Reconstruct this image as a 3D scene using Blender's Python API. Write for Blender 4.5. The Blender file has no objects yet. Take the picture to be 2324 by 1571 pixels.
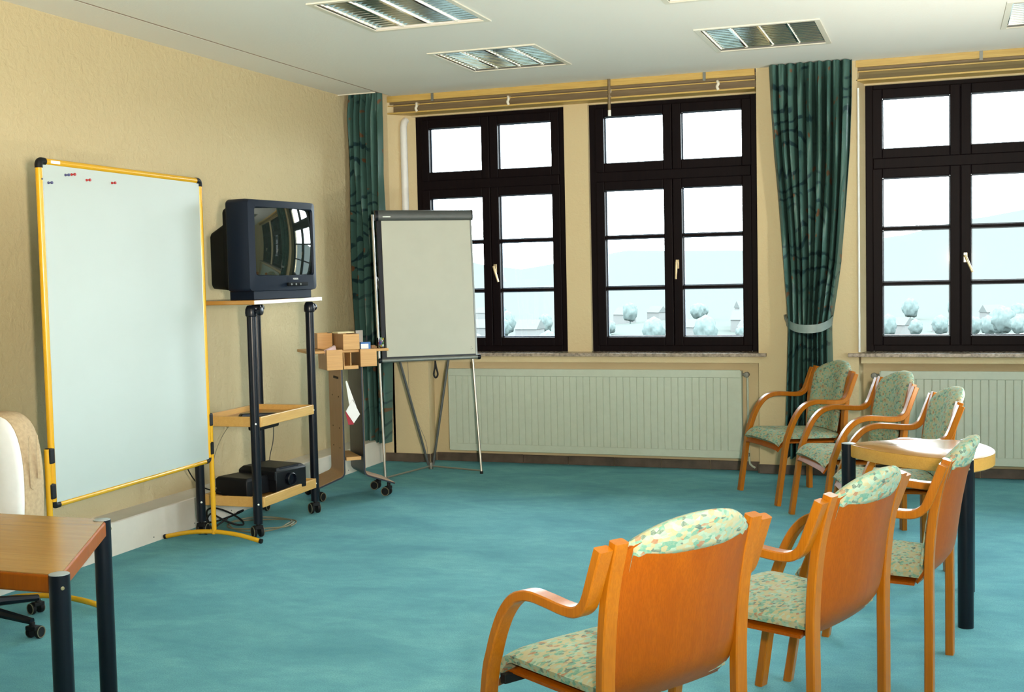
import bpy, bmesh, math, random
from mathutils import Vector, Matrix

random.seed(7)
PI = math.pi
SC = bpy.context.scene
COL = SC.collection

# ------------------------------------------------------------------ camera
F_PX, W_PX, H_PX = 2760.0, 2324, 1571
YAW, PITCH, ROLL = math.radians(19.6), math.radians(-3.35), math.radians(-1.25)
CAM_POS = Vector((4.654, -9.244, 1.545))
fw = Vector((-math.sin(YAW) * math.cos(PITCH), math.cos(YAW) * math.cos(PITCH), math.sin(PITCH)))
rt = Vector((math.cos(YAW), math.sin(YAW), 0))
up = rt.cross(fw)
rt, up = rt * math.cos(ROLL) + up * math.sin(ROLL), up * math.cos(ROLL) - rt * math.sin(ROLL)
cam_d = bpy.data.cameras.new('camera')
cam_d.sensor_width = 36
cam_d.lens = 36 * F_PX / W_PX
cam_d.clip_start, cam_d.clip_end = 0.05, 6000
cam = bpy.data.objects.new('camera', cam_d)
COL.objects.link(cam)
M = Matrix((rt, up, -fw)).transposed().to_4x4()
M.translation = CAM_POS
cam.matrix_world = M
SC.camera = cam

# ------------------------------------------------------------------ world, flash, exposure
SKY_STRENGTH = 26.0
wd = bpy.data.worlds.new('overcast_sky')
SC.world = wd
wd.use_nodes = True
_n, _l = wd.node_tree.nodes, wd.node_tree.links
bgn = _n['Background']
_tc = _n.new('ShaderNodeTexCoord')
_sx = _n.new('ShaderNodeSeparateXYZ')
_cr = _n.new('ShaderNodeValToRGB')      # plain overcast sky over hazy land
_cr.color_ramp.elements[0].position, _cr.color_ramp.elements[0].color = 0.495, (0.38, 0.42, 0.42, 1)
_cr.color_ramp.elements[1].position, _cr.color_ramp.elements[1].color = 0.505, (0.84, 0.95, 1.0, 1)
_mr = _n.new('ShaderNodeMapRange')
_mr.inputs['From Min'].default_value, _mr.inputs['From Max'].default_value = -1, 1
_l.new(_tc.outputs['Generated'], _sx.inputs[0])
_l.new(_sx.outputs['Z'], _mr.inputs['Value'])
_l.new(_mr.outputs[0], _cr.inputs[0])
_l.new(_cr.outputs[0], bgn.inputs[0])
bgn.inputs[1].default_value = SKY_STRENGTH

fl_d = bpy.data.lights.new('photo_flash', 'SPOT')      # the photographer's zoomed flash head, just right of the camera
fl_d.shadow_soft_size = 0.07
fl_d.spot_size = math.radians(68)
fl_d.spot_blend = 1.0
fl_d.energy = 900
fl_d.color = (1.0, 0.86, 0.68)
fl = bpy.data.objects.new('photo_flash', fl_d)
fl.location = (4.90, -9.0, 1.50)
fl.rotation_euler = (Vector((0.2, -1.0, 3.6)) - fl.location).to_track_quat('-Z', 'Y').to_euler()
COL.objects.link(fl)
bo_d = bpy.data.lights.new('added_bounce_fill', 'SPOT')     # added fill beside the flash, aimed at the ceiling to brighten the room
bo_d.shadow_soft_size = 0.07
bo_d.spot_size = math.radians(106)
bo_d.spot_blend = 1.0
bo_d.energy = 1500
bo_d.color = (1.0, 0.88, 0.72)
bo = bpy.data.objects.new('added_bounce_fill', bo_d)
bo.location = (4.86, -9.02, 1.66)
bo.rotation_euler = (Vector((3.7, -5.2, 3.3)) - bo.location).to_track_quat('-Z', 'Y').to_euler()
COL.objects.link(bo)
b2_d = bpy.data.lights.new('added_side_fill', 'SPOT')      # added unseen fill right of the frame, brightens the ceiling by the windows
b2_d.shadow_soft_size = 0.07
b2_d.spot_size = math.radians(150)
b2_d.spot_blend = 1.0
b2_d.energy = 250
b2_d.color = (1.0, 0.90, 0.76)
b2 = bpy.data.objects.new('added_side_fill', b2_d)
b2.location = (5.6, -2.7, 0.75)
b2.rotation_euler = (Vector((4.2, -2.2, 3.3)) - b2.location).to_track_quat('-Z', 'Y').to_euler()
COL.objects.link(b2)

SC.view_settings.view_transform = 'Standard'
SC.view_settings.look = 'None'
SC.view_settings.exposure = 0.0
SC.view_settings.gamma = 1
SC.view_settings.use_curve_mapping = False
SC.cycles.max_bounces = 10
SC.cycles.diffuse_bounces = 5
SC.cycles.glossy_bounces = 5
SC.cycles.transparent_max_bounces = 16
SC.cycles.sample_clamp_indirect = 6
SC.cycles.caustics_reflective = False
SC.cycles.caustics_refractive = False

# ------------------------------------------------------------------ materials
def srgb(r, g, b):
    def f(c):
        c /= 255.0
        return c / 12.92 if c <= 0.04045 else ((c + 0.055) / 1.055) ** 2.4
    return (f(r), f(g), f(b), 1)

class NT:
    def __init__(s, name, rough=0.5, metal=0.0, spec=0.5):
        s.m = bpy.data.materials.new(name)
        s.m.use_nodes = True
        s.n, s.l = s.m.node_tree.nodes, s.m.node_tree.links
        s.b = s.n['Principled BSDF']
        s.b.inputs['Roughness'].default_value = rough
        s.b.inputs['Metallic'].default_value = metal
        s.b.inputs['Specular IOR Level'].default_value = spec
        s._co = None
    def node(s, t, **k):
        x = s.n.new(t)
        for a, v in k.items():
            if a.startswith('i_'):
                x.inputs[a[2:].replace('_', ' ')].default_value = v
            else:
                setattr(x, a, v)
        return x
    def co(s, scale=(1, 1, 1), rot=(0, 0, 0), kind='Object'):
        if s._co is None:
            s._co = s.n.new('ShaderNodeTexCoord')
        mp = s.node('ShaderNodeMapping')
        mp.inputs['Scale'].default_value = scale
        mp.inputs['Rotation'].default_value = rot
        s.l.new(s._co.outputs[kind], mp.inputs[0])
        return mp.outputs[0]
    def noise(s, co, scale, detail=4, rough=0.55, dist=0.0):
        x = s.node('ShaderNodeTexNoise')
        x.inputs['Scale'].default_value = scale
        x.inputs['Detail'].default_value = detail
        x.inputs['Roughness'].default_value = rough
        x.inputs['Distortion'].default_value = dist
        s.l.new(co, x.inputs['Vector'])
        return x.outputs['Fac']
    def ramp(s, fac, stops, interp='LINEAR'):
        r = s.node('ShaderNodeValToRGB')
        r.color_ramp.interpolation = interp
        e = r.color_ramp.elements
        while len(e) < len(stops):
            e.new(0.5)
        for el, (p, c) in zip(e, stops):
            el.position, el.color = p, c
        s.l.new(fac, r.inputs[0])
        return r.outputs[0]
    def mix(s, fac, a, b, mode='MIX'):
        x = s.node('ShaderNodeMix', data_type='RGBA', blend_type=mode)
        for sock, v in ((x.inputs['Factor'], fac), (x.inputs['A'], a), (x.inputs['B'], b)):
            if hasattr(v, 'links'):
                s.l.new(v, sock)
            else:
                sock.default_value = v
        return x.outputs['Result']
    def base(s, c):
        if hasattr(c, 'links'):
            s.l.new(c, s.b.inputs['Base Color'])
        else:
            s.b.inputs['Base Color'].default_value = c
        return s
    def bump(s, h, strength=0.3, dist=0.01):
        x = s.node('ShaderNodeBump')
        x.inputs['Strength'].default_value = strength
        x.inputs['Distance'].default_value = dist
        s.l.new(h, x.inputs['Height'])
        s.l.new(x.outputs[0], s.b.inputs['Normal'])
        return s

def plain(name, c, rough=0.5, metal=0.0, var=0.06, scale=25, bump=0.0, spec=0.5):
    t = NT(name, rough, metal, spec)
    f = t.noise(t.co(), scale, 3)
    lo = tuple(max(0, v * (1 - var)) for v in c[:3]) + (1,)
    hi = tuple(min(1, v * (1 + var)) for v in c[:3]) + (1,)
    t.base(t.ramp(f, [(0.3, lo), (0.7, hi)]))
    if bump:
        t.bump(f, bump, 0.004)
    return t.m

def wood(name, c1, c2, rough=0.35, axis='z', fine=1.0, spec=0.5):
    t = NT(name, rough, 0, spec)
    sc = {'x': (1.2, 22, 22), 'y': (22, 1.2, 22), 'z': (22, 22, 1.2)}[axis]
    v = t.co(tuple(k * fine for k in sc))
    f = t.noise(v, 2.2, 5, 0.6, 0.6)
    sc2 = {'x': (3, 160, 160), 'y': (160, 3, 160), 'z': (160, 160, 3)}[axis]
    g = t.noise(t.co(sc2), 2.0, 2)
    c = t.ramp(f, [(0.28, c1), (0.72, c2)])
    dk = tuple(k * 0.75 for k in c1[:3]) + (1,)
    c = t.mix(t.ramp(g, [(0.42, (0.35, 0.35, 0.35, 1)), (0.56, (0, 0, 0, 1))]), c, dk)
    t.base(c).bump(g, 0.05, 0.002)
    return t.m

def plaster(name, c, bump=0.5, scale=18, var=0.05, rough=0.85, spec=0.25):
    t = NT(name, rough, 0, spec)
    f = t.noise(t.co(), scale, 6, 0.6, 0.4)
    g = t.noise(t.co(), 1.3, 3)
    lo = tuple(v * (1 - var) for v in c[:3]) + (1,)
    t.base(t.mix(g, lo, c))
    t.bump(f, bump, 0.02)
    return t.m

MT = {}
MT['wall'] = plaster('cream_woodchip_wall', (0.56, 0.475, 0.290, 1), 0.5, 22)
MT['wall_far'] = plaster('cream_plaster', (0.60, 0.50, 0.305, 1), 0.22, 30)
MT['ceiling'] = plaster('white_ceiling', (0.86, 0.86, 0.82, 1), 0.10, 40, 0.03)
MT['joint'] = plain('joint_shadow_tone', (0.40, 0.33, 0.28, 1), 0.9)
MT['duct'] = plain('cream_duct', (0.72, 0.68, 0.60, 1), 0.5, var=0.05, scale=6)
MT['skirting'] = plain('brown_skirting_tile', (0.085, 0.062, 0.045, 1), 0.45, var=0.35, scale=9)
MT['stone'] = plain('sill_stone', (0.30, 0.25, 0.20, 1), 0.25, var=0.45, scale=45)
MT['pelmet_y'] = wood('yellow_pelmet_wood', (0.50, 0.33, 0.085, 1), (0.60, 0.42, 0.13, 1), 0.4, 'x')
MT['pelmet_d'] = wood('brown_pelmet_panel', (0.15, 0.105, 0.05, 1), (0.20, 0.15, 0.08, 1), 0.5, 'x')
MT['pelmet_o'] = wood('olive_pelmet_panel', (0.15, 0.115, 0.035, 1), (0.20, 0.155, 0.05, 1), 0.5, 'x')
MT['frame'] = wood('dark_window_wood', (0.0050, 0.0038, 0.0055, 1), (0.0095, 0.0055, 0.0060, 1), 0.45, 'z', 1.0, 0.06)
MT['bead'] = plain('pane_bead', (0.05, 0.09, 0.16, 1), 0.4)
MT['brass'] = plain('pale_brass', (0.80, 0.66, 0.42, 1), 0.28, 0.55, 0.03)
MT['radiator'] = plain('cream_radiator_paint', (0.45, 0.51, 0.42, 1), 0.45, var=0.03)
MT['valve'] = plain('grey_valve', (0.19, 0.19, 0.16, 1), 0.5)
MT['white'] = plain('white_plastic', (0.78, 0.80, 0.80, 1), 0.4, var=0.02)
MT['greymetal'] = plain('grey_metal', (0.22, 0.24, 0.23, 1), 0.35, 0.5)
MT['darkgrey'] = plain('dark_grey_metal', (0.085, 0.095, 0.095, 1), 0.4, 0.3)
MT['chrome'] = plain('chrome_tube', (0.36, 0.35, 0.31, 1), 0.38, 0.9, 0.02)
MT['black'] = plain('black_lacquer', (0.003, 0.005, 0.010, 1), 0.30, var=0.1, spec=0.3)
MT['blackmat'] = plain('black_rubber', (0.005, 0.006, 0.007, 1), 0.6, var=0.2, spec=0.25)
MT['tvcase'] = plain('tv_plastic', (0.0035, 0.0085, 0.020, 1), 0.45, var=0.08, scale=200, spec=0.25)
MT['tvback'] = plain('tv_back_plastic', (0.0025, 0.0035, 0.0045, 1), 0.6, var=0.1, scale=150, spec=0.15)
MT['projector'] = plain('projector_plastic', (0.004, 0.005, 0.007, 1), 0.45, var=0.2, scale=120, spec=0.25)
MT['yellow'] = plain('yellow_enamel', (0.66, 0.36, 0.012, 1), 0.25, var=0.02)
MT['board'] = plain('whiteboard_face', (0.44, 0.505, 0.48, 1), 0.45, var=0.015, scale=3)
MT['paper'] = plain('flip_paper', (0.47, 0.49, 0.42, 1), 0.8, var=0.02, scale=8)
MT['red'] = plain('red_magnet', (0.35, 0.01, 0.01, 1), 0.4)
MT['blue'] = plain('blue_magnet', (0.05, 0.05, 0.16, 1), 0.4)
MT['beech'] = wood('orange_beech', (0.340, 0.105, 0.0025, 1), (0.420, 0.140, 0.005, 1), 0.30, 'z', 1.0, 0.35)
MT['ply'] = wood('orange_plywood', (0.270, 0.060, 0.0006, 1), (0.345, 0.086, 0.0010, 1), 0.40, 'z', 0.55, 0.22)
MT['tabletop'] = wood('table_beech', (0.36, 0.17, 0.035, 1), (0.42, 0.22, 0.05, 1), 0.20, 'x', 0.6)
MT['tablerim'] = wood('table_rim', (0.56, 0.29, 0.045, 1), (0.64, 0.35, 0.07, 1), 0.35, 'x', 0.6)
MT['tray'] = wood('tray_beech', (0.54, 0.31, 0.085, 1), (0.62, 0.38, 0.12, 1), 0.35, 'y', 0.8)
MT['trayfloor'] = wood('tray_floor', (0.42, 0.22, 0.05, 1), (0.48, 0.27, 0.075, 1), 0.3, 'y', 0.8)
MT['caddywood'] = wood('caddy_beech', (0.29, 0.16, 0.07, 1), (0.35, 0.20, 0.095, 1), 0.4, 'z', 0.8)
MT['boxwood'] = wood('box_beech', (0.55, 0.30, 0.10, 1), (0.62, 0.36, 0.13, 1), 0.45, 'x', 0.8)
MT['navy'] = plain('navy_laminate', (0.010, 0.016, 0.030, 1), 0.35, var=0.1)
MT['cap'] = plain('grey_leg_cap', (0.30, 0.35, 0.36, 1), 0.4)
MT['screw'] = plain('steel_screw', (0.65, 0.70, 0.66, 1), 0.35, 0.4)
MT['brassy'] = plain('dull_brass_screw', (0.20, 0.19, 0.10, 1), 0.5, 0.3)
MT['beige'] = plain('beige_fabric', (0.47, 0.35, 0.21, 1), 0.9, var=0.12, scale=60, bump=0.3)
MT['offwhite'] = plain('white_fabric', (0.82, 0.84, 0.84, 1), 0.8, var=0.02)
MT['grip'] = plain('castor_rim', (0.16, 0.15, 0.09, 1), 0.5)

def carpet():
    t = NT('teal_carpet', 0.95, 0, 0.1)
    big = t.noise(t.co((1, 1.6, 1)), 2.0, 5, 0.6, 0.5)
    mid = t.noise(t.co((1, 1.5, 1)), 11, 4, 0.65)
    fin = t.noise(t.co(), 170, 3)
    c = t.ramp(big, [(0.28, (0.105, 0.310, 0.360, 1)), (0.52, (0.150, 0.405, 0.445, 1)), (0.74, (0.200, 0.495, 0.510, 1))])
    c = t.mix(t.ramp(mid, [(0.35, (0.30, 0.30, 0.30, 1)), (0.65, (0, 0, 0, 1))]), c, (0.080, 0.255, 0.33, 1))
    c = t.mix(t.ramp(fin, [(0.4, (0.35, 0.35, 0.35, 1)), (0.6, (0, 0, 0, 1))]), c, (0.055, 0.18, 0.23, 1))
    t.base(c).bump(fin, 0.25, 0.004)
    return t.m
MT['carpet'] = carpet()

def upholstery():
    # brush-stroke print: mint, cream, moss and rust dashes
    t = NT('brush_print_fabric', 0.85, 0, 0.2)
    v = t.co((58, 105, 95), (0.5, 0.6, 0.9))
    vo = t.node('ShaderNodeTexVoronoi')
    vo.inputs['Scale'].default_value = 1.0
    vo.inputs['Randomness'].default_value = 1.0
    t.l.new(v, vo.inputs['Vector'])
    sep = t.node('ShaderNodeSeparateColor')
    t.l.new(vo.outputs['Color'], sep.inputs[0])
    c = t.ramp(sep.outputs[0], [
        (0.0, (0.23, 0.38, 0.29, 1)), (0.20, (0.40, 0.34, 0.18, 1)), (0.38, (0.11, 0.29, 0.22, 1)),
        (0.52, (0.41, 0.36, 0.21, 1)), (0.68, (0.32, 0.44, 0.34, 1)), (0.80, (0.32, 0.15, 0.08, 1)), (0.85, (0.07, 0.12, 0.11, 1)), (0.91, (0.39, 0.37, 0.25, 1))], 'CONSTANT')
    n = t.noise(t.co((30, 90, 60), (0.4, 0.2, 0.5)), 1.6, 4, 0.6, 0.8)
    c = t.mix(t.ramp(n, [(0.35, (0, 0, 0, 1)), (0.65, (0.55, 0.55, 0.55, 1))]), c, (0.31, 0.385, 0.27, 1))
    t.base(c)
    t.bump(t.noise(t.co(), 400, 2), 0.2, 0.002)
    return t.m
MT['fabric'] = upholstery()

def curtain_mat():
    t = NT('teal_satin_curtain', 0.46, 0, 0.4)
    t.b.inputs['Sheen Weight'].default_value = 0.0
    sw = t.node('ShaderNodeTexWave', wave_type='RINGS', rings_direction='SPHERICAL')
    sw.inputs['Scale'].default_value = 2.2
    sw.inputs['Distortion'].default_value = 11.0
    sw.inputs['Detail'].default_value = 1.5
    sw.inputs['Detail Scale'].default_value = 1.2
    t.l.new(t.co((2.2, 1, 1.3)), sw.inputs['Vector'])
    m = t.ramp(sw.outputs['Fac'], [(0.10, (1, 1, 1, 1)), (0.17, (0, 0, 0, 1))])
    k = t.noise(t.co((1.7, 1, 1.4)), 1.6, 1)
    m = t.mix(t.ramp(k, [(0.48, (0, 0, 0, 1)), (0.53, (1, 1, 1, 1))]), (0, 0, 0, 1), m)
    c = t.mix(m, (0.066, 0.150, 0.132, 1), (0.018, 0.050, 0.058, 1))
    lf = t.noise(t.co((24, 3, 13), (0, 0.5, 0)), 1.0, 1)
    c = t.mix(t.ramp(lf, [(0.675, (0, 0, 0, 1)), (0.70, (0.9, 0.9, 0.9, 1))]), c, (0.17, 0.075, 0.03, 1))
    t.base(c)
    # thin cloth lets a little window light through
    tr = t.node('ShaderNodeBsdfTranslucent')
    tr.inputs[0].default_value = (0.05, 0.30, 0.42, 1)
    mx = t.node('ShaderNodeMixShader')
    mx.inputs[0].default_value = 0.16
    out = t.n['Material Output']
    t.l.new(t.b.outputs[0], mx.inputs[1])
    t.l.new(tr.outputs[0], mx.inputs[2])
    t.l.new(mx.outputs[0], out.inputs[0])
    return t.m
MT['curtain'] = curtain_mat()
MT['tieband'] = plain('curtain_tie', (0.15, 0.21, 0.20, 1), 0.45)

def glass():
    m = bpy.data.materials.new('window_glass')
    m.use_nodes = True
    n, l = m.node_tree.nodes, m.node_tree.links
    n.clear()
    o = n.new('ShaderNodeOutputMaterial')
    tr = n.new('ShaderNodeBsdfTransparent')
    tr.inputs[0].default_value = (0.97, 0.98, 0.98, 1)
    gl = n.new('ShaderNodeBsdfGlossy')
    gl.inputs['Roughness'].default_value = 0.02
    fr = n.new('ShaderNodeFresnel')
    fr.inputs[0].default_value = 1.45
    mx = n.new('ShaderNodeMixShader')
    l.new(fr.outputs[0], mx.inputs[0])
    l.new(tr.outputs[0], mx.inputs[1])
    l.new(gl.outputs[0], mx.inputs[2])
    l.new(mx.outputs[0], o.inputs[0])
    return m
MT['glass'] = glass()

def screen():
    t = NT('tv_screen_glass', 0.03, 0, 1.0)
    t.base((0.010, 0.016, 0.014, 1))
    t.b.inputs['IOR'].default_value = 1.9
    return t.m
MT['screen'] = screen()
MT['louvre'] = plain('mirror_louvre', (0.80, 0.86, 0.86, 1), 0.10, 1.0, 0.01)
MT['tube'] = plain('lamp_tube', (0.75, 0.78, 0.76, 1), 0.3, var=0.01)
MT['lampframe'] = plain('lamp_frame', (0.74, 0.72, 0.62, 1), 0.4, var=0.02)
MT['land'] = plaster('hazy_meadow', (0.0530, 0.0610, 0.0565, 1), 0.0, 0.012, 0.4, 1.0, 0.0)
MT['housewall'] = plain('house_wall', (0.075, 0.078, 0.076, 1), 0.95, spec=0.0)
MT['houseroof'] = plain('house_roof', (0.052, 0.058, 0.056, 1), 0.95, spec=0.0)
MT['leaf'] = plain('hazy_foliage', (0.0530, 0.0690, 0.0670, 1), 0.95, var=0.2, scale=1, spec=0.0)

# ------------------------------------------------------------------ mesh helpers
class MB:
    def __init__(s):
        s.v, s.f = [], []
    def add(s, vs, fs):
        o = len(s.v)
        s.v += [tuple(v) for v in vs]
        s.f += [tuple(i + o for i in f) for f in fs]
        return s
    def box(s, x0, x1, y0, y1, z0, z1):
        vs = [(x, y, z) for z in (z0, z1) for y in (y0, y1) for x in (x0, x1)]
        return s.add(vs, [(0, 2, 3, 1), (4, 5, 7, 6), (0, 1, 5, 4), (2, 6, 7, 3), (0, 4, 6, 2), (1, 3, 7, 5)])
    def prism(s, poly, a0, a1, axis='z'):
        n = len(poly)
        def p(u, v, w):
            return {'z': (u, v, w), 'y': (u, w, v), 'x': (w, u, v)}[axis]
        vs = [p(u, v, a0) for u, v in poly] + [p(u, v, a1) for u, v in poly]
        fs = [tuple(range(n))[::-1], tuple(range(n, 2 * n))]
        fs += [(i, (i + 1) % n, n + (i + 1) % n, n + i) for i in range(n)]
        return s.add(vs, fs)
    def loft(s, rings, close=True, caps=True):
        n = len(rings[0])
        vs = [p for r in rings for p in r]
        fs = []
        for k in range(len(rings) - 1):
            for i in range(n if close else n - 1):
                j = (i + 1) % n
                fs.append((k * n + i, k * n + j, (k + 1) * n + j, (k + 1) * n + i))
        if caps and close:
            fs.append(tuple(range(n))[::-1])
            fs.append(tuple((len(rings) - 1) * n + i for i in range(n)))
        return s.add(vs, fs)
    def tube(s, pts, r, n=10, ref=None):
        pts = [Vector(p) for p in pts]
        rings = []
        prev = None
        for i, p in enumerate(pts):
            t = (pts[min(i + 1, len(pts) - 1)] - pts[max(i - 1, 0)]).normalized()
            if prev is None:
                a = Vector((0, 0, 1)) if abs(t.z) < 0.9 else Vector((1, 0, 0))
                u = t.cross(a).normalized()
            else:
                u = (prev - t * prev.dot(t)).normalized()
            prev = u
            w = t.cross(u)
            rr = r[i] if isinstance(r, (list, tuple)) else r
            rings.append([p + u * rr * math.cos(2 * PI * k / n) + w * rr * math.sin(2 * PI * k / n) for k in range(n)])
        return s.loft(rings)
    def ribbon(s, pts, hx, ht, ch=0.004):
        # laminated bar: path in the y-z plane at x offset pts[i].x, half width hx along x, half thickness ht
        pts = [Vector(p) for p in pts]
        rings = []
        for i, p in enumerate(pts):
            t = (pts[min(i + 1, len(pts) - 1)] - pts[max(i - 1, 0)]).normalized()
            u = Vector((1, 0, 0))
            w = t.cross(u).normalized()
            prof = [(hx - ch, ht), (-hx + ch, ht), (-hx, ht - ch), (-hx, -ht + ch), (-hx + ch, -ht), (hx - ch, -ht), (hx, -ht + ch), (hx, ht - ch)]
            rings.append([p + u * a + w * b for a, b in prof])
        return s.loft(rings)
    def lathe(s, prof, n=20, c=(0, 0, 0), axis='z'):
        c = Vector(c)
        rings = []
        for r, h in prof:
            ring = []
            for k in range(n):
                a = 2 * PI * k / n
                q = {'z': (r * math.cos(a), r * math.sin(a), h), 'x': (h, r * math.cos(a), r * math.sin(a)), 'y': (r * math.sin(a), h, r * math.cos(a))}[axis]
                ring.append(c + Vector(q))
            rings.append(ring)
        return s.loft(rings)
    def sheet(s, fn, nu, nv, th):
        # closed slab: fn(u,v)->point, thickened along -normal
        P = [[Vector(fn(i / nu, j / nv)) for i in range(nu + 1)] for j in range(nv + 1)]
        N = []
        for j in range(nv + 1):
            row = []
            for i in range(nu + 1):
                du = P[j][min(i + 1, nu)] - P[j][max(i - 1, 0)]
                dv = P[min(j + 1, nv)][i] - P[max(j - 1, 0)][i]
                row.append(du.cross(dv).normalized())
            N.append(row)
        w = nu + 1
        vs = [p for r in P for p in r] + [P[j][i] - N[j][i] * (th(i / nu, j / nv) if callable(th) else th) for j in range(nv + 1) for i in range(nu + 1)]
        o = w * (nv + 1)
        fs = []
        for j in range(nv):
            for i in range(nu):
                a, b, c2, d = j * w + i, j * w + i + 1, (j + 1) * w + i + 1, (j + 1) * w + i
                fs += [(a, b, c2, d), (o + d, o + c2, o + b, o + a)]
        for i in range(nu):
            fs.append((i + 1, i, o + i, o + i + 1))
            a = nv * w + i
            fs.append((a, a + 1, o + a + 1, o + a))
        for j in range(nv):
            a, b = j * w, (j + 1) * w
            fs.append((a, b, o + b, o + a))
            a, b = j * w + nu, (j + 1) * w + nu
            fs.append((b, a, o + a, o + b))
        return s.add(vs, fs)
    def xf(s, m):
        s.v = [tuple(m @ Vector(v)) for v in s.v]
        return s
    def build(s, name, mat, parent=None, smooth=True, bevel=0.0, seg=2, ang=35):
        me = bpy.data.meshes.new(name)
        me.from_pydata(s.v, [], s.f)
        me.update()
        bm = bmesh.new()
        bm.from_mesh(me)
        bmesh.ops.recalc_face_normals(bm, faces=bm.faces)
        bm.to_mesh(me)
        bm.free()
        me.materials.append(MT[mat] if isinstance(mat, str) else mat)
        if smooth:
            me.shade_smooth()
            me.set_sharp_from_angle(angle=math.radians(ang))
        o = bpy.data.objects.new(name, me)
        COL.objects.link(o)
        if parent:
            o.parent = parent
        if bevel:
            b = o.modifiers.new('bevel', 'BEVEL')
            b.width, b.segments, b.limit_method = bevel, seg, 'ANGLE'
            b.angle_limit = math.radians(40)
        return o

def tag(o, label=None, cat=None, group=None, kind=None):
    if label: o['label'] = label
    if cat: o['category'] = cat
    if group: o['group'] = group
    if kind: o['kind'] = kind
    return o

def thing(name, label, cat, loc=(0, 0, 0), rz=0, group=None, kind=None):
    o = bpy.data.objects.new(name, None)
    o.empty_display_size = 0.1
    COL.objects.link(o)
    o.location = loc
    o.rotation_euler = (0, 0, rz)
    return tag(o, label, cat, group, kind)

def copy_tree(o, parent=None):
    c = o.copy()
    COL.objects.link(c)
    c.parent = parent
    for ch in list(o.children):
        copy_tree(ch, c)
    return c

def smooth_path(pts, n=6):
    P = [Vector(p) for p in pts]
    P = [P[0] * 2 - P[1]] + P + [P[-1] * 2 - P[-2]]
    out = []
    for i in range(1, len(P) - 2):
        for k in range(n):
            t = k / n
            a, b, c, d = P[i - 1:i + 3]
            out.append(0.5 * ((2 * b) + (c - a) * t + (2 * a - 5 * b + 4 * c - d) * t * t + (3 * b - a - 3 * c + d) * t ** 3))
    out.append(P[-2])
    return out

def struct(name, mb, mat, label=None, cat=None, parent=None, **k):
    o = mb.build(name, mat, parent, **k)
    if not parent:
        tag(o, label, cat, kind='structure')
    return o

# ------------------------------------------------------------------ room shell
HC = 3.04
XR, YN = 8.2, -11.6
SILL, HEAD = 0.915, 2.88
YF = 0.20            # inner plane of the window frames
struct('floor', MB().box(-0.3, XR + 0.3, YN - 0.3, 0.5, -0.2, 0), 'carpet', 'mottled teal carpet floor', 'floor', smooth=False)
struct('wall_left', MB().box(-0.3, 0, YN, 0.5, 0, HC + 0.2), 'wall', 'cream rough plaster wall behind the whiteboard', 'wall', smooth=False)
struct('wall_near', MB().box(-0.3, XR + 0.3, YN - 0.3, YN, 0, HC + 0.2), 'wall', 'cream wall behind the viewer', 'wall', smooth=False)
RWY = [-1.9, -4.1, -6.3, -8.5]      # window centres in the right wall
RH = 0.66
wr = MB()
ycut = [0.5] + [v for c in RWY for v in (c + RH, c - RH)] + [YN - 0.3]
for k in range(0, len(ycut), 2):
    wr.box(XR, XR + 0.3, ycut[k + 1], ycut[k], SILL, HEAD)
wr.box(XR, XR + 0.3, YN - 0.3, 0.5, 0, SILL).box(XR, XR + 0.3, YN - 0.3, 0.5, HEAD, HC + 0.2)
struct('wall_right', wr, 'wall', 'cream wall at the far right end with a row of windows', 'wall', smooth=False)

# window wall: piers, parapets with radiator niches, aprons, lintels
N1 = (0.31, 3.335)     # niche one at the room face
N2 = (4.062, 7.05)
W = [(0.475, 1.785), (1.985, 3.315), (4.105, 5.42), (5.60, 6.92)]
wf = MB()
wf.prism([(-0.3, 0), (N1[0], 0), (0.475, YF), (0.475, 0.5), (-0.3, 0.5)], 0, HC + 0.2)
wf.box(N1[0] - 0.02, 0.62, 0, 0.5, 0, 0.888)
wf.box(0.62, 3.335, 0.12, 0.5, 0, 0.84).box(0.62, 3.335, 0, 0.5, 0.84, 0.888)
wf.box(1.785, 1.985, 0.16, 0.5, 0.888, HC + 0.2)
wf.prism([(3.335, 0), (4.062, 0), (4.105, YF), (4.105, 0.5), (3.315, 0.5), (3.315, YF)], 0, HC + 0.2)
wf.box(4.08, 6.95, 0.12, 0.5, 0, 0.84).box(4.08, 7.0, 0, 0.5, 0.84, 0.888)
wf.box(5.42, 5.60, 0.16, 0.5, 0.888, HC + 0.2)
wf.prism([(7.05, 0), (XR + 0.3, 0), (XR + 0.3, 0.5), (6.92, 0.5), (6.92, YF)], 0, HC + 0.2)
wf.box(0.3, 3.4, 0.17, 0.5, HEAD, HC + 0.2).box(4.0, 7.05, 0.17, 0.5, HEAD, HC + 0.2)
struct('wall_far', wf, 'wall_far', 'cream window wall with two deep window bays', 'wall', smooth=False)

# ceiling with holes for the recessed lamps
LX = [(1.40, 2.14), (3.195, 3.945), (5.0, 5.75)]
LY = [(-1.64, -0.82), (-3.26, -2.485), (-4.95, -4.15), (-6.65, -5.85)]
lamp_cells = [(0, 0), (0, 1), (1, 0), (1, 1), (0, 2), (2, 0)]
xs = sorted({0.352, XR + 0.3} | {v for p in LX for v in p})
ys = sorted({YN - 0.3, 0.19} | {v for p in LY for v in p})
holes = {(LX[i][0], LY[j][0]) for i, j in lamp_cells}
cm = MB()
for i in range(len(xs) - 1):
    for j in range(len(ys) - 1):
        if (xs[i], ys[j]) in holes:
            continue
        cm.box(xs[i], xs[i + 1], ys[j], ys[j + 1], HC, HC + 0.012)
cm.box(-0.3, XR + 0.3, YN - 0.3, 0.5, HC + 0.2, HC + 0.3)
struct('ceiling', cm, 'ceiling', 'off-white ceiling with recessed lamps', 'ceiling', smooth=False)
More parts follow.
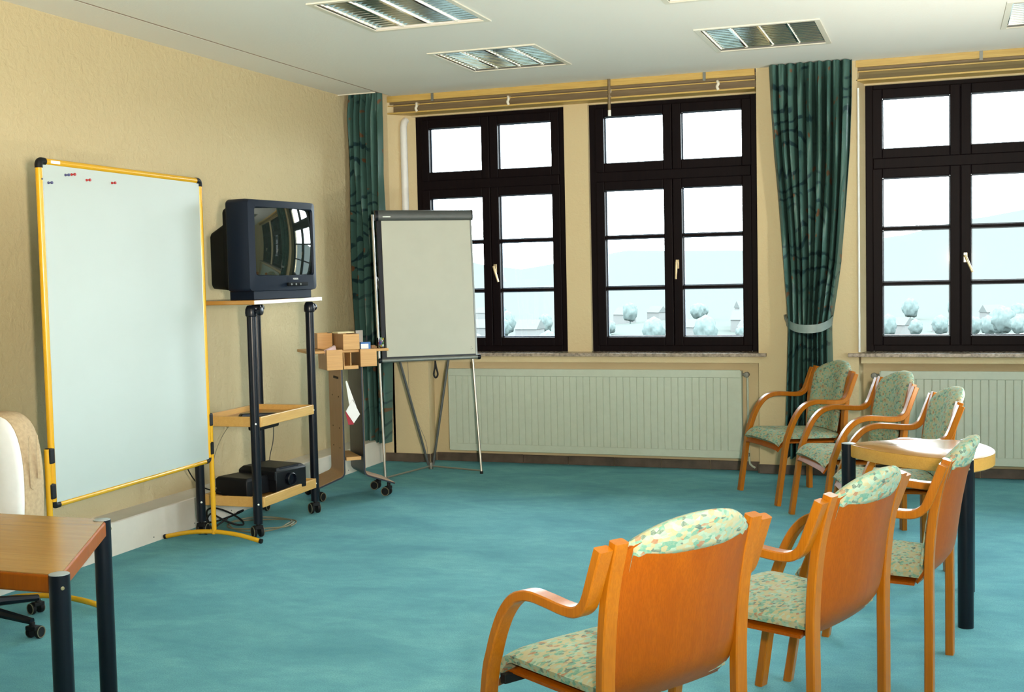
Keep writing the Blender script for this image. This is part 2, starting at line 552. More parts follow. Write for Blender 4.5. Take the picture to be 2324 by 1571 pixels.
struct('trim_1', MB().box(-0.01, 0.332, YN, -0.27, HC - 0.0005, HC + 0.02), 'ceiling', 'flat ceiling strip along the left wall', 'trim', smooth=False)
struct('trim_2', MB().box(0.332, 0.352, YN, -0.20, HC + 0.0005, HC + 0.03), 'joint', 'flat band coloured as the shadow line between ceiling and strip', 'trim', smooth=False)  # flush band, the crease shadow is painted into its colour
struct('trim_3', MB().box(-0.01, 0.335, -0.275, -0.265, HC - 0.008, HC + 0.03), 'lampframe', 'thin pale lip closing the ceiling strip above the corner curtain', 'trim', smooth=False)
struct('trim_4', MB().box(-0.01, 0.36, -0.26, 0.0, HC + 0.10, HC + 0.12), 'pelmet_d', 'dark bottom of the curtain slot', 'trim', smooth=False)

# cable duct along the left wall
d = MB().prism([(0, 0), (0.213, 0), (0.205, 0.185), (0.198, 0.190), (0, 0.190)], YN + 0.02, -0.02, 'y')
dt = struct('trim_5', d, 'duct', 'cream boxed duct at the foot of the left wall', 'trim', smooth=False)
for k in range(9):
    y = -4.05 + 0.42 * k
    s = MB().lathe([(0.004, 0), (0.004, 0.002)], 8, (0.2125, y, 0.03), 'x').build('screw', 'darkgrey', dt)

# sills
for nm, x0, x1 in (('trim_6', N1[0] - 0.05, N1[1] + 0.06), ('trim_7', N2[0] - 0.075, N2[1] + 0.06)):
    struct(nm, MB().box(x0, x1, -0.035, YF + 0.02, 0.888, SILL), 'stone', 'mottled stone window sill', 'sill', smooth=False, bevel=0.004)

# skirting tiles
def skirting(name, segs, label):
    r = thing(name, label, 'baseboard', kind='structure')
    for (x0, x1, y0, y1) in segs:
        L = max(x1 - x0, y1 - y0)
        n = max(1, round(L / 0.41))
        for k in range(n):
            a, b = k / n, (k + 1) / n
            if x1 - x0 > y1 - y0:
                m = MB().box(x0 + (x1 - x0) * a + 0.0015, x0 + (x1 - x0) * b - 0.0015, y0, y1, 0.002, 0.072 + random.uniform(-.001, .001))
            else:
                m = MB().box(x0, x1, y0 + (y1 - y0) * a + 0.0015, y0 + (y1 - y0) * b - 0.0015, 0.002, 0.072)
            m.build('tile', 'skirting', r, smooth=False, bevel=0.002, seg=1)
skirting('baseboard_far', [(0.215, 0.62, -0.012, 0.0), (0.62, 0.632, 0.0, 0.108), (0.632, 3.322, 0.108, 0.12), (3.322, 3.335, 0.0, 0.108),
                           (3.335, 4.08, -0.012, 0.0), (4.08, 6.95, 0.108, 0.12), (7.05, 9.0, -0.012, 0.0)], 'dark brown tile skirting under the windows')

# pelmets above the bays
def pelmet(name, x0, x1, mid, label, hooks, clips):
    r = thing(name, label, 'pelmet', kind='structure')
    MB().box(x0, x1, -0.002, 0.018, 2.990, HC).build('fascia_board', 'pelmet_y', r, smooth=False, bevel=0.002)
    MB().box(x0, x1, 0.018, 0.03, 2.972, 2.990).build('groove', 'pelmet_d', r, smooth=False)
    MB().box(x0, x1, 0.045, 0.06, 2.905, 2.975).build('panel', mid, r, smooth=False)
    MB().box(x0, x1, 0.0, 0.19, 2.892, 2.905).build('lower_strip', 'pelmet_y', r, smooth=False, bevel=0.003)
    MB().box(x0, x1, 0.005, 0.02, 2.955, 2.962).build('rail', 'pelmet_y', r, smooth=False)
    for x in hooks:
        m = MB().tube(smooth_path([(x, 0.045, 2.965), (x - .004, 0.01, 2.968), (x + .006, -0.008, 2.945), (x - .004, -0.004, 2.925), (x + .004, 0.0, 2.90)], 5), 0.011, 8)
        m.build('hook', 'lampframe', r)
    for x in clips:
        MB().box(x - .011, x + .011, -0.008, 0.0, 2.975, HC).build('clip', 'greymetal', r, smooth=False)
pelmet('trim_8', N1[0], N1[1] - 0.01, 'pelmet_d', 'yellow wooden curtain pelmet over the left window bay', [0.575, 1.375, 2.21, 3.05], [0.72, 2.95])
pelmet('trim_9', N2[0] - 0.01, N2[1], 'pelmet_o', 'olive wooden curtain pelmet over the right window bay', [], [4.9])

# white pipe and cord on the window reveals, small grey stay
struct('trim_10', MB().tube([(0.415, 0.085, 0.92), (0.415, 0.085, 2.79), (0.415, 0.10, 2.83), (0.415, 0.13, 2.85)], 0.03, 12), 'white', 'white vertical pipe in the left window reveal', 'pipe')
struct('trim_11', MB().tube([(4.068, -0.012, 0.925), (4.068, -0.012, 2.84)], 0.008, 8), 'white', 'thin white cord beside the right window bay', 'cord')

# ------------------------------------------------------------------ windows
def make_window(name, x0, x1, label, handle, loc=None, rz=0):
    r = thing(name, label, 'window', loc or (0, 0, 0), rz, kind='structure')
    xm = (x0 + x1) / 2
    y0, y1 = YF, YF + 0.085
    fr = MB()
    fr.box(x0, x0 + 0.055, y0, y1, SILL, HEAD + .01).box(x1 - 0.055, x1, y0, y1, SILL, HEAD + .01)
    fr.box(x0 + .055, x1 - .055, y0, y1, SILL, SILL + 0.05).box(x0 + .055, x1 - .055, y0, y1, 2.83, HEAD + .01)
    fr.build('window_frame', 'frame', r, smooth=False, bevel=0.004)
    MB().box(x0 + .055, x1 - .055, y0 - 0.012, y1, 2.265, 2.345).build('transom', 'frame', r, smooth=False, bevel=0.008, seg=3)
    MB().box(xm - .03, xm + .035, y0 + .056, y1 + .01, SILL + .04, HEAD - .03).build('mullion', 'frame', r, smooth=False)
    def sash(a, b, z0, z1, bars, hand):
        ys0, ys1 = y0 - 0.014, y0 + 0.055
        so = 0.070
        m = MB()
        m.box(a, a + so, ys0, ys1, z0, z1).box(b - so, b, ys0, ys1, z0, z1)
        m.box(a + so, b - so, ys0, ys1, z0, z0 + so).box(a + so, b - so, ys0, ys1, z1 - so, z1)
        s = m.build('sash', 'frame', r, smooth=False, bevel=0.006, seg=3)
        zz = [z0 + so] + bars + [z1 - so]
        for zb in bars:
            MB().box(a + so, b - so, ys0 + .008, ys1 - .008, zb - 0.011, zb + 0.011).build('muntin', 'frame', s, smooth=False, bevel=0.004)
        for k in range(len(zz) - 1):
            p0 = zz[k] + (0.011 if k else 0)
            p1 = zz[k + 1] - (0.011 if k < len(zz) - 2 else 0)
            MB().box(a + so, b - so, 0.228, 0.232, p0, p1).build('pane', 'glass', s, smooth=False)
            bd = MB()
            for (q0, q1, r0, r1) in ((a + so, a + so + .008, p0, p1), (b - so - .008, b - so, p0, p1), (a + so, b - so, p0, p0 + .008), (a + so, b - so, p1 - .008, p1)):
                bd.box(q0, q1, 0.236, 0.248, r0, r1)
            bd.build('glazing_bead', 'bead', s, smooth=False)
        if hand is not None:
            hx, hz, ang = (a + so * 0.45), 1.60, hand
            h = MB().box(hx - .013, hx + .013, ys0 - .012, ys0, hz - .035, hz + .035)
            h.lathe([(0.010, 0), (0.010, -0.04)], 10, (hx, ys0 - 0.0, hz + .008), 'y')
            h2 = MB().tube([(0, 0, 0.012), (0, -.004, -0.03), (0, -0.004, -0.125)], [0.011, 0.0105, 0.009], 8)
            h2.xf(Matrix.Translation((hx, ys0 - 0.04, hz + .008)) @ Matrix.Rotation(ang, 4, 'Y'))
            h.v += h2.v and []
            o = len(h.v)
            h.add(h2.v, h2.f)
            h.build('handle', 'brass', s, bevel=0.002)
        return s
    g = 0.004
    sash(x0 + 0.050, xm - g / 2 + .004, SILL + .045, 2.268, [1.42, 1.825], None)
    sash(xm + g / 2 + .004, x1 - 0.050, SILL + .045, 2.268, [1.42, 1.825], handle)
    sash(x0 + 0.050, xm - g / 2 + .004, 2.342, 2.85, [], None)
    sash(xm + g / 2 + .004, x1 - 0.050, 2.342, 2.85, [], None)
    return r
make_window('window_1', *W[0], 'dark-framed six-pane casement window behind the flipchart, nearest the left wall', math.radians(-17))
make_window('window_2', *W[1], 'dark-framed casement window between the flipchart window and the tied curtain', math.radians(3))
make_window('window_3', *W[2], 'dark-framed casement window right of the tied curtain, cut by the picture edge', math.radians(-22))
make_window('window_4', *W[3], 'dark-framed casement window beyond the right picture edge', math.radians(-10))
for k, yc in enumerate(RWY):
    make_window('window_%d' % (5 + k), -RH, RH, 'dark-framed casement window in the right end wall, outside the picture', 0, (XR - 0.1, yc, 0), -PI / 2)

# ------------------------------------------------------------------ outside: valley and hills
def terrain():
    m = MB()
    nx, ny = 60, 44
    vs, fs = [], []
    for j in range(ny + 1):
        t = j / ny
        y = 14 + 2200 * t ** 2.2
        for i in range(nx + 1):
            x = (i / nx - 0.5) * (500 + y * 2.4) - y * 0.25
            z = -26 + 5 * math.sin(x * 0.021 + 1) * math.cos(y * 0.013) - 6 * min(1, y / 300)
            if y > 900:
                k = min(1, (y - 900) / 900)
                z += (70 + 26 * math.sin(x * 0.0042 + 0.8) + 14 * math.sin(x * 0.011)) * k * k * (3 - 2 * k)
            vs.append((x, y, z))
    for j in range(ny):
        for i in range(nx):
            a = j * (nx + 1) + i
            fs.append((a, a + 1, a + nx + 2, a + nx + 1))
    m.add(vs, fs)
    return m
struct('ground', terrain(), 'land', 'pale hazy valley and wooded hills seen through the windows', 'landscape')
def gz(x, y):
    return -26 + 5 * math.sin(x * 0.021 + 1) * math.cos(y * 0.013) - 6 * min(1, y / 300)

house0 = thing('house', 'pale pitched-roof house in the hazy valley outside the windows', 'house', group='far houses in the valley')
MB().box(-5, 5, -4, 4, -3, 5).build('wall', 'housewall', house0, smooth=False)
MB().prism([(-4.6, 5), (4.6, 5), (0, 9)], -5.4, 5.4, 'x').build('roof', 'houseroof', house0, smooth=False)
taken = []
def free_spot(ya, yb, xa, xb, rad):
    for _ in range(400):
        y = random.uniform(ya, yb)
        x = random.uniform(xa, xb) * y - 1
        if all((x - p) ** 2 + (y - q) ** 2 > (rad + e) ** 2 for p, q, e in taken):
            taken.append((x, y, rad))
            return x, y
hspots = [free_spot(560, 860, -0.44, 0.07, 9.5) for _ in range(24)]
for k, (x, y) in enumerate(hspots):
    h = house0 if k == 0 else copy_tree(house0)
    h.location = (x, y, gz(x, y))
    h.rotation_euler = (0, 0, random.uniform(-0.6, 0.6))
    s = random.uniform(0.8, 1.25)
    h.scale = (s, s, s)
def tree_mesh():
    bm = bmesh.new()
    bmesh.ops.create_icosphere(bm, subdivisions=3, radius=1)
    for v in bm.verts:
        n = math.sin(v.co.x * 5 + 1) * math.sin(v.co.y * 6) * math.sin(v.co.z * 5 + 2)
        v.co *= 1 + 0.22 * n + random.uniform(-.06, .06)
        v.co.z *= 1.15
    m = MB()
    m.add([v.co.copy() for v in bm.verts], [[v.index for v in f.verts] for f in bm.faces])
    bm.free()
    return m
tree0 = thing('tree', 'hazy round-crowned tree in the valley outside the windows', 'tree', group='far trees in the valley')
tm = tree_mesh()
tm.xf(Matrix.Translation((0, 0, 6)) @ Matrix.Scale(4.0, 4))
tm.build('crown', 'leaf', tree0, ang=180)
MB().tube([(0, 0, -2), (0.1, 0, 1), (0, 0, 4)], [0.5, 0.4, 0.3], 8).build('trunk', 'leaf', tree0)
for k in range(48):
    x, y = free_spot(480, 600, -0.44, 0.07, 6.5) if k < 16 else free_spot(560, 880, -0.44, 0.07, 6.5)
    h = tree0 if k == 0 else copy_tree(tree0)
    h.location = (x, y, gz(x, y) - 0.5)
    h.rotation_euler = (0, 0, random.uniform(0, 6.28))
    s = random.uniform(0.7, 1.3)
    h.scale = (s, s, s * random.uniform(0.9, 1.2))

# ------------------------------------------------------------------ ceiling lamps
lamp_labels = {
    (0, 0): 'recessed louvre ceiling lamp nearest the corner curtain and flipchart',
    (0, 1): 'recessed louvre ceiling lamp cut by the top edge, above the television',
    (1, 0): 'recessed louvre ceiling lamp in dark blue reflection near the tied curtain',
    (1, 1): 'recessed louvre ceiling lamp whose corner just shows at the top picture edge',
    (0, 2): 'recessed louvre ceiling lamp overhead, beyond the top picture edge',
    (2, 0): 'recessed louvre ceiling lamp beyond the right picture edge by the windows'}
def make_lamp():
    w, h = LX[0][1] - LX[0][0], LY[0][1] - LY[0][0]
    r = thing('ceiling_lamp', 'lamp', 'ceiling lamp')
    b = 0.022
    m = MB()
    m.box(-w / 2 - .012, w / 2 + .012, -h / 2 - .012, -h / 2 + b, -0.008, 0.0).box(-w / 2 - .012, w / 2 + .012, h / 2 - b, h / 2 + .012, -0.008, 0.0)
    m.box(-w / 2 - .012, -w / 2 + b, -h / 2 + b, h / 2 - b, -0.008, 0.0).box(w / 2 - b, w / 2 + .012, -h / 2 + b, h / 2 - b, -0.008, 0.0)
    m.build('frame', 'lampframe', r, smooth=False, bevel=0.002)
    q = MB()
    q.box(-w / 2 + .002, w / 2 - .002, -h / 2 + .002, h / 2 - .002, 0.115, 0.125)
    q.box(-w / 2 + .002, -w / 2 + .010, -h / 2 + .002, h / 2 - .002, 0.0, 0.115).box(w / 2 - .010, w / 2 - .002, -h / 2 + .002, h / 2 - .002, 0.0, 0.115)
    q.box(-w / 2 + .010, w / 2 - .010, -h / 2 + .002, -h / 2 + .010, 0.0, 0.115).box(-w / 2 + .010, w / 2 - .010, h / 2 - .010, h / 2 - .002, 0.0, 0.115)
    q.build('housing', 'greymetal', r, smooth=False)
    iw = w - 2 * b
    cw = iw / 4
    for k in range(5):
        x = -iw / 2 + cw * k
        # mirror trough walls: narrow wedge, wider at the bottom
        MB().prism([(x - .007, 0.002), (x + .007, 0.002), (x + .022, 0.060), (x - .022, 0.060)], -h / 2 + b, h / 2 - b, 'y').build('reflector', 'louvre', r, smooth=False)
    for k in range(4):
        x = -iw / 2 + cw * (k + .5)
        MB().tube([(x, -h / 2 + .03, 0.085), (x, h / 2 - .03, 0.085)], 0.013, 10).build('lamp_tube', 'tube', r)
    ns = 14
    for k in range(ns):
        y = -h / 2 + b + (h - 2 * b) * (k + .5) / ns
        MB().prism([(y - .0012, 0.005), (y + .0012, 0.005), (y + .0078, 0.055), (y - .0078, 0.055)], -iw / 2, iw / 2, 'x').build('slat', 'louvre', r, smooth=False)
    return r
lamp0 = make_lamp()
for n, (i, j) in enumerate(lamp_cells):
    o = lamp0 if n == 0 else copy_tree(lamp0)
    o.location = ((LX[i][0] + LX[i][1]) / 2, (LY[j][0] + LY[j][1]) / 2, HC)
    tag(o, lamp_labels[(i, j)], 'ceiling lamp', 'recessed ceiling lamps')

# ------------------------------------------------------------------ radiators
def radiator(x0, x1, label, valve_right):
    z0, z1 = 0.108, 0.785
    r = thing('radiator', label, 'radiator', ((x0 + x1) / 2, 0.02, 0))
    w = x1 - x0
    y = -0.02
    pitch = 0.0545
    n = int((w - 0.1) / pitch)
    a = -n * pitch / 2
    prof = [(-w / 2, y)]
    for k in range(n):
        c = a + k * pitch
        prof += [(c + .004, y), (c + .0065, y + .007), (c + .0085, y + .007), (c + .011, y)]
    prof += [(w / 2, y)]
    fl = MB()
    zz = [z0 + .06, z0 + .075, z1 - .075, z1 - .06]
    rows = []
    for q, z in enumerate(zz):
        rows.append([(px, y if q in (0, 3) else py, z) for px, py in prof])
    fl.loft(rows, close=False, caps=False)
    fl.build('fluted_panel', 'radiator', r, ang=20)
    MB().box(-w / 2, w / 2, y, y + .02, z0, z0 + .0602).build('lower_rail', 'radiator', r, smooth=False, bevel=0.004)
    MB().box(-w / 2, w / 2, y, y + .02, z1 - .0602, z1).build('upper_rail', 'radiator', r, smooth=False, bevel=0.004)
    MB().box(-w / 2 + .01, w / 2 - .01, y + .035, y + .07, z0 + .01, z1 - .01).build('back_panel', 'radiator', r, smooth=False, bevel=0.004)
    for s in (-1, 1):
        xx = s * (w / 2 - .001)
        MB().box(min(xx, xx + s * .008), max(xx, xx + s * .008), y - .001, y + .07, z0 + .004, z1 - .008).build('side_cover', 'radiator', r, smooth=False, bevel=0.003)
    sgn = 1 if valve_right else -1
    vx = sgn * (w / 2 + .045)
    v = MB().lathe([(0.014, 0.03), (0.020, 0.02), (0.022, -0.02), (0.019, -0.035), (0.010, -0.038)], 16, (vx, 0.0, z1 - .035), 'y')
    v.tube([(sgn * w / 2, 0.02, z1 - .035), (vx, 0.02, z1 - .035)], 0.011, 8)
    v.build('valve', 'valve', r)
    MB().tube(smooth_path([(vx, 0.03, z1 - .05), (vx, 0.045, 0.4), (vx + sgn * .005, 0.05, 0.1), (vx + sgn * .02, 0.05, 0.05), (vx + sgn * .05, 0.05, 0.03)], 5), 0.008, 8).build('pipe', 'radiator', r)
    MB().box(vx - .02, vx + .012, 0.0, 0.035, z0 + .012, z0 + .04).build('outlet', 'valve', r, smooth=False, bevel=0.004)
    return r
radiator(0.803, 3.197, 'long cream fluted panel radiator under the left window bay, behind the flipchart legs', True)
radiator(4.215, 6.60, 'cream fluted panel radiator under the right window bay, behind the mint chairs', False)

# ------------------------------------------------------------------ curtains
def curtain(name, label, cx, cy, ztop, zbot, hw, folds, amp, ph):
    r = thing(name, label, 'curtain', (cx, cy, 0))
    rings = []
    nz, nu = 44, folds * 10
    rnd = random.Random(folds)
    jit = [rnd.uniform(-.5, .5) for _ in range(folds + 2)]
    def fn(u, v):
        z = ztop + (zbot - ztop) * v
        half, off = hw(z)
        gather = min(1, (ztop - z) / 0.25)
        q = u * folds
        k = int(q)
        f = q - k
        jj = jit[k] * (1 - f) + jit[min(k + 1, folds)] * f
        a = amp * (0.35 + 0.65 * gather) * (1 + 0.5 * jj)
        y = a * math.sin(2 * PI * (q + ph + 0.10 * math.sin(z * 2.1 + k))) + 0.35 * a * math.sin(4 * PI * q + z * 1.3)
        if gather < 1:
            y += 0.006 * math.sin(2 * PI * q * 2.5) * (1 - gather)
        x = off + half * (2 * u - 1) + 0.010 * jj * math.sin(z * 3)
        return (x, y, z)
    MB().sheet(fn, nu, nz, 0.003).build('cloth', 'curtain', r, ang=80)
    return r
def hw1(z):
    return 0.150 - 0.012 * max(0, (1.3 - z)) , 0.0
c1 = curtain('curtain', 'dark teal satin curtain hanging in the left corner beside the flipchart', 0.168, -0.115, HC + 0.09, 0.175, hw1, 6, 0.065, 0.1)
def lerp_tab(tab, z):
    for (z0, v0), (z1, v1) in zip(tab, tab[1:]):
        if z0 >= z >= z1:
            t = (z0 - z) / (z0 - z1)
            return [a + (b - a) * t for a, b in zip(v0, v1)]
    return tab[-1][1]
tab2 = [(3.1, (0.293, 0.0)), (2.75, (0.288, 0.0)), (2.4, (0.272, 0.002)), (2.0, (0.240, 0.003)), (1.6, (0.205, 0.0)), (1.3, (0.170, -0.01)), (1.12, (0.150, -0.018)), (0.9, (0.155, -0.02)), (0.1, (0.182, -0.022))]
c2 = curtain('curtain', 'teal satin curtain with rust leaves, tied back on the pier between the window bays', 3.740, -0.105, HC - 0.004, 0.145, lambda z: lerp_tab(tab2, z), 9, 0.075, 0.35)
tie = []
for k in range(25):
    t = k / 24
    a = -PI * 0.10 + PI * 1.2 * t
    tie.append((-0.018 - 0.165 * math.cos(a), -0.105 * math.sin(a) - 0.0, 1.135 - 0.03 * math.sin(a) + 0.03 * abs(math.cos(a)) ** 3))
rings = []
for p in tie:
    x, y, z = p
    rings.append([(x, y, z - .03), (x, y, z + .03), (x, y * 1.05 - .004, z + .03), (x, y * 1.05 - .004, z - .03)])
MB().loft(rings).build('tieback', 'tieband', c2)
MB().tube([(-0.20, 0.10, 1.20), (-0.20, 0.03, 1.20), (-0.193, 0.0, 1.185), (-0.18, 0.0, 1.15)], 0.007, 8).build('tie_hook', 'greymetal', c2)

# ------------------------------------------------------------------ whiteboard on yellow stand
def whiteboard():
    L, R = Vector((0.632, -4.545)), Vector((0.562, -3.130))
    w = (R - L).length
    c = (L + R) / 2
    ang = math.atan2((R - L).y, (R - L).x)       # local +x runs away along the board, local -y faces the room
    r = thing('whiteboard', 'large mobile whiteboard in a yellow tube frame before the left wall', 'whiteboard', (c.x, c.y, 0), ang)
    zb, zt = 0.488, 2.130
    h = w / 2
    MB().box(-h + .012, h - .012, -0.008, 0.008, zb + .012, zt - .012).build('panel', 'board', r, smooth=False)
    def rail(p, q, rr):
        return MB().tube([p, q], rr, 14).build('rail', 'yellow', r)
    rail((-h, 0, zb + .02), (-h, 0, zt - .02), 0.0165)
    rail((h, 0, zb + .02), (h, 0, zt - .02), 0.0165)
    rail((-h + .02, 0, zt), (h - .02, 0, zt), 0.0165)
    rail((-h + .02, 0, zb), (h - .02, 0, zb), 0.013)
    for sx, sz in ((-1, 1), (1, 1), (-1, -1), (1, -1)):
        z = zt if sz > 0 else zb
        p = [(sx * (h - .04), 0, z), (sx * (h - .012), 0, z - sz * .001), (sx * (h - .001), 0, z - sz * .012), (sx * h, 0, z - sz * .032)]
        rr = 0.0185 if sz > 0 else 0.0155
        MB().tube(smooth_path(p, 4), rr, 12).build('corner_cap', 'blackmat', r)
    for sx in (-1, 1):
        x = sx * (h + .030)
        MB().tube([(x, 0, 0.045), (x, 0, 0.765)], 0.0145, 12).build('post', 'yellow', r)
        foot = smooth_path([(x, -0.305, 0.014), (x, -0.16, 0.045), (x, 0, 0.058), (x, 0.17, 0.047), (x, 0.330, 0.016)], 6)
        ft = MB().tube(foot, 0.0135, 12).build('foot', 'yellow', r)
        for p, q in ((foot[0], foot[1]), (foot[-1], foot[-2])):
            dd = (p - q).normalized()
            MB().tube([p - dd * .006, p + dd * .01], 0.0145, 12).build('foot_cap', 'blackmat', ft)
        for z in (0.73, 0.56):
            MB().box(sx * h - .006 if sx > 0 else -h - .036, sx * h + .036 if sx > 0 else -h + .006, -0.019, 0.019, z - .038, z + .038).build('clamp', 'blackmat', r, smooth=False, bevel=0.008)
    MB().box(-h + .070, -h + .135, -0.0185, -0.015, zt - .007, zt + .007).build('label_plate', 'white', r, smooth=False)
    MB().lathe([(0.005, 0), (0.005, -0.003)], 8, (-h, -0.0155, zt - .085), 'y').build('screw', 'darkgrey', r)
    return r, c, ang, h, zt
wbr, wbc, wba, wbh, wbzt = whiteboard()
pins = [('blue', -0.655, 2.030, 'tiny blue pin magnet at the far left, lowest of the pair of blue ones'),
        ('blue', -0.525, 2.076, 'tiny blue pin magnet just left of the red ones on the whiteboard'),
        ('red', -0.478, 2.082, 'tiny red pin magnet right beside the blue one on the whiteboard'),
        ('red', -0.360, 2.063, 'tiny red pin magnet between two other red ones on the whiteboard'),
        ('red', -0.150, 2.062, 'tiny red pin magnet standing alone, farthest right on the whiteboard')]
for colr, lx, z, lab in pins:
    q = Vector((math.cos(wba) * lx + math.sin(wba) * 0.008, math.sin(wba) * lx - math.cos(wba) * 0.008, z)) + Vector((wbc.x, wbc.y, 0))
    m = MB().lathe([(0.0065, 0), (0.0065, -0.004), (0.003, -0.007), (0.003, -0.016), (0.007, -0.018), (0.007, -0.024)], 10, (0, 0, 0), 'y')
    o = m.build('magnet', colr)
    o.location = q
    o.rotation_euler = (0, 0, wba)
    tag(o, lab, 'magnet', 'magnets on the whiteboard')

# ------------------------------------------------------------------ TV trolley
def castor(parent, x, y, rot, r=0.036, ztop=0.10):
    c = MB()
    c.tube([(0, 0, r * 1.5), (0, 0, ztop)], 0.013, 8)
    c.box(-0.026, 0.026, -0.016, 0.020, r * 1.45, r * 2.1)
    c.xf(Matrix.Translation((x, y, 0)) @ Matrix.Rotation(rot, 4, 'Z'))
    o = c.build('castor', 'blackmat', parent, bevel=0.003)
    for s in (-1, 1):
        w = MB().lathe([(r * .5, s * .011), (r * .92, s * .012), (r, s * .017), (r, s * .026), (r * .9, s * .031), (r * .3, s * .031)], 18, (0, 0.018, r), 'x')
        w.xf(Matrix.Translation((x, y, 0)) @ Matrix.Rotation(rot, 4, 'Z'))
        w.build('wheel', 'blackmat', o)
        g = MB()
        ro, ri = r * .93, r * .80
        rg = [[(xx, 0.018 + q * math.cos(2 * PI * k / 20), r + q * math.sin(2 * PI * k / 20)) for k in range(20)] for q, xx in ((ro, s * .030), (ro, s * .0325), (ri, s * .0325), (ri, s * .030), (ro, s * .030))]
        g.loft(rg, caps=False)
        g.xf(Matrix.Translation((x, y, 0)) @ Matrix.Rotation(rot, 4, 'Z'))
        g.build('wheel_rim', 'grip', o)
    return o

def trolley():
    # local origin at the front-left leg (nearest the viewer); world axes
    r = thing('tv_trolley', 'black-legged wooden trolley carrying the television', 'trolley', (0.563, -2.58, 0), 0.033)
    lx, ly = 0.195, 0.375
    for sx in (-1, 1):
        for sy in (-1, 1):
            x, y = sx * lx, sy * ly
            g = MB().tube([(x, y, 0.085), (x, y, 1.365)], 0.0275, 18).build('leg', 'black', r)
            k = MB().lathe([(0.028, 1.330), (0.034, 1.335), (0.036, 1.352), (0.034, 1.375), (0.026, 1.392), (0.020, 1.398)], 16, (x, y, 0))
            k.lathe([(0.012, 0.02), (0.014, 0.045), (0.024, 0.05), (0.026, 0.062), (0.022, 0.072), (0.01, 0.075)], 14, (x, y, 1.362), 'y' if sy > 0 else 'x')
            k.build('clamp_knob', 'black', g)
            castor(r, x, y, 0.5 + 0.4 * sx)
            for z in (0.205, 0.690):
                MB().lathe([(0.006, 0.0), (0.006, 0.003), (0.003, 0.004)], 10, (0, 0, 0), 'x').xf(Matrix.Translation((x, y, z)) @ Matrix.Rotation(math.radians(-50), 4, 'Z') @ Matrix.Translation((0.027, 0, 0))).build('screw', 'screw', g)
    tops = MB().box(-0.27, 0.255, -0.445, 0.445, 1.402, 1.428)
    tops.build('top_shelf', 'tabletop', r, smooth=False, bevel=0.006, seg=3)
    MB().box(0.2551, 0.2565, -0.44, 0.44, 1.404, 1.426).build('edge_strip', 'lampframe', r, smooth=False)
    for nm, z0, z1 in (('middle_tray', 0.664, 0.726), ('lower_tray', 0.177, 0.240)):
        x0, x1, y0, y1 = -0.215, 0.218, -0.345, 0.352
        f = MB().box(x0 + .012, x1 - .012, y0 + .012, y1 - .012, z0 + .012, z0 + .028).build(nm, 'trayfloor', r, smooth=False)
        for (a, b, c, d2) in ((x0, x1, y0, y0 + .016), (x0, x1, y1 - .016, y1), (x0, x0 + .016, y0 + .016, y1 - .016), (x1 - .016, x1, y0 + .016, y1 - .016)):
            MB().box(a, b, c, d2, z0, z1).build('tray_rim', 'tray', f, smooth=False, bevel=0.004)
    MB().box(0.02, 0.10, -0.16, 0.10, 0.615, 0.664).build('cable_box', 'blackmat', r, smooth=False, bevel=0.012, seg=3)
    return r
trolley()

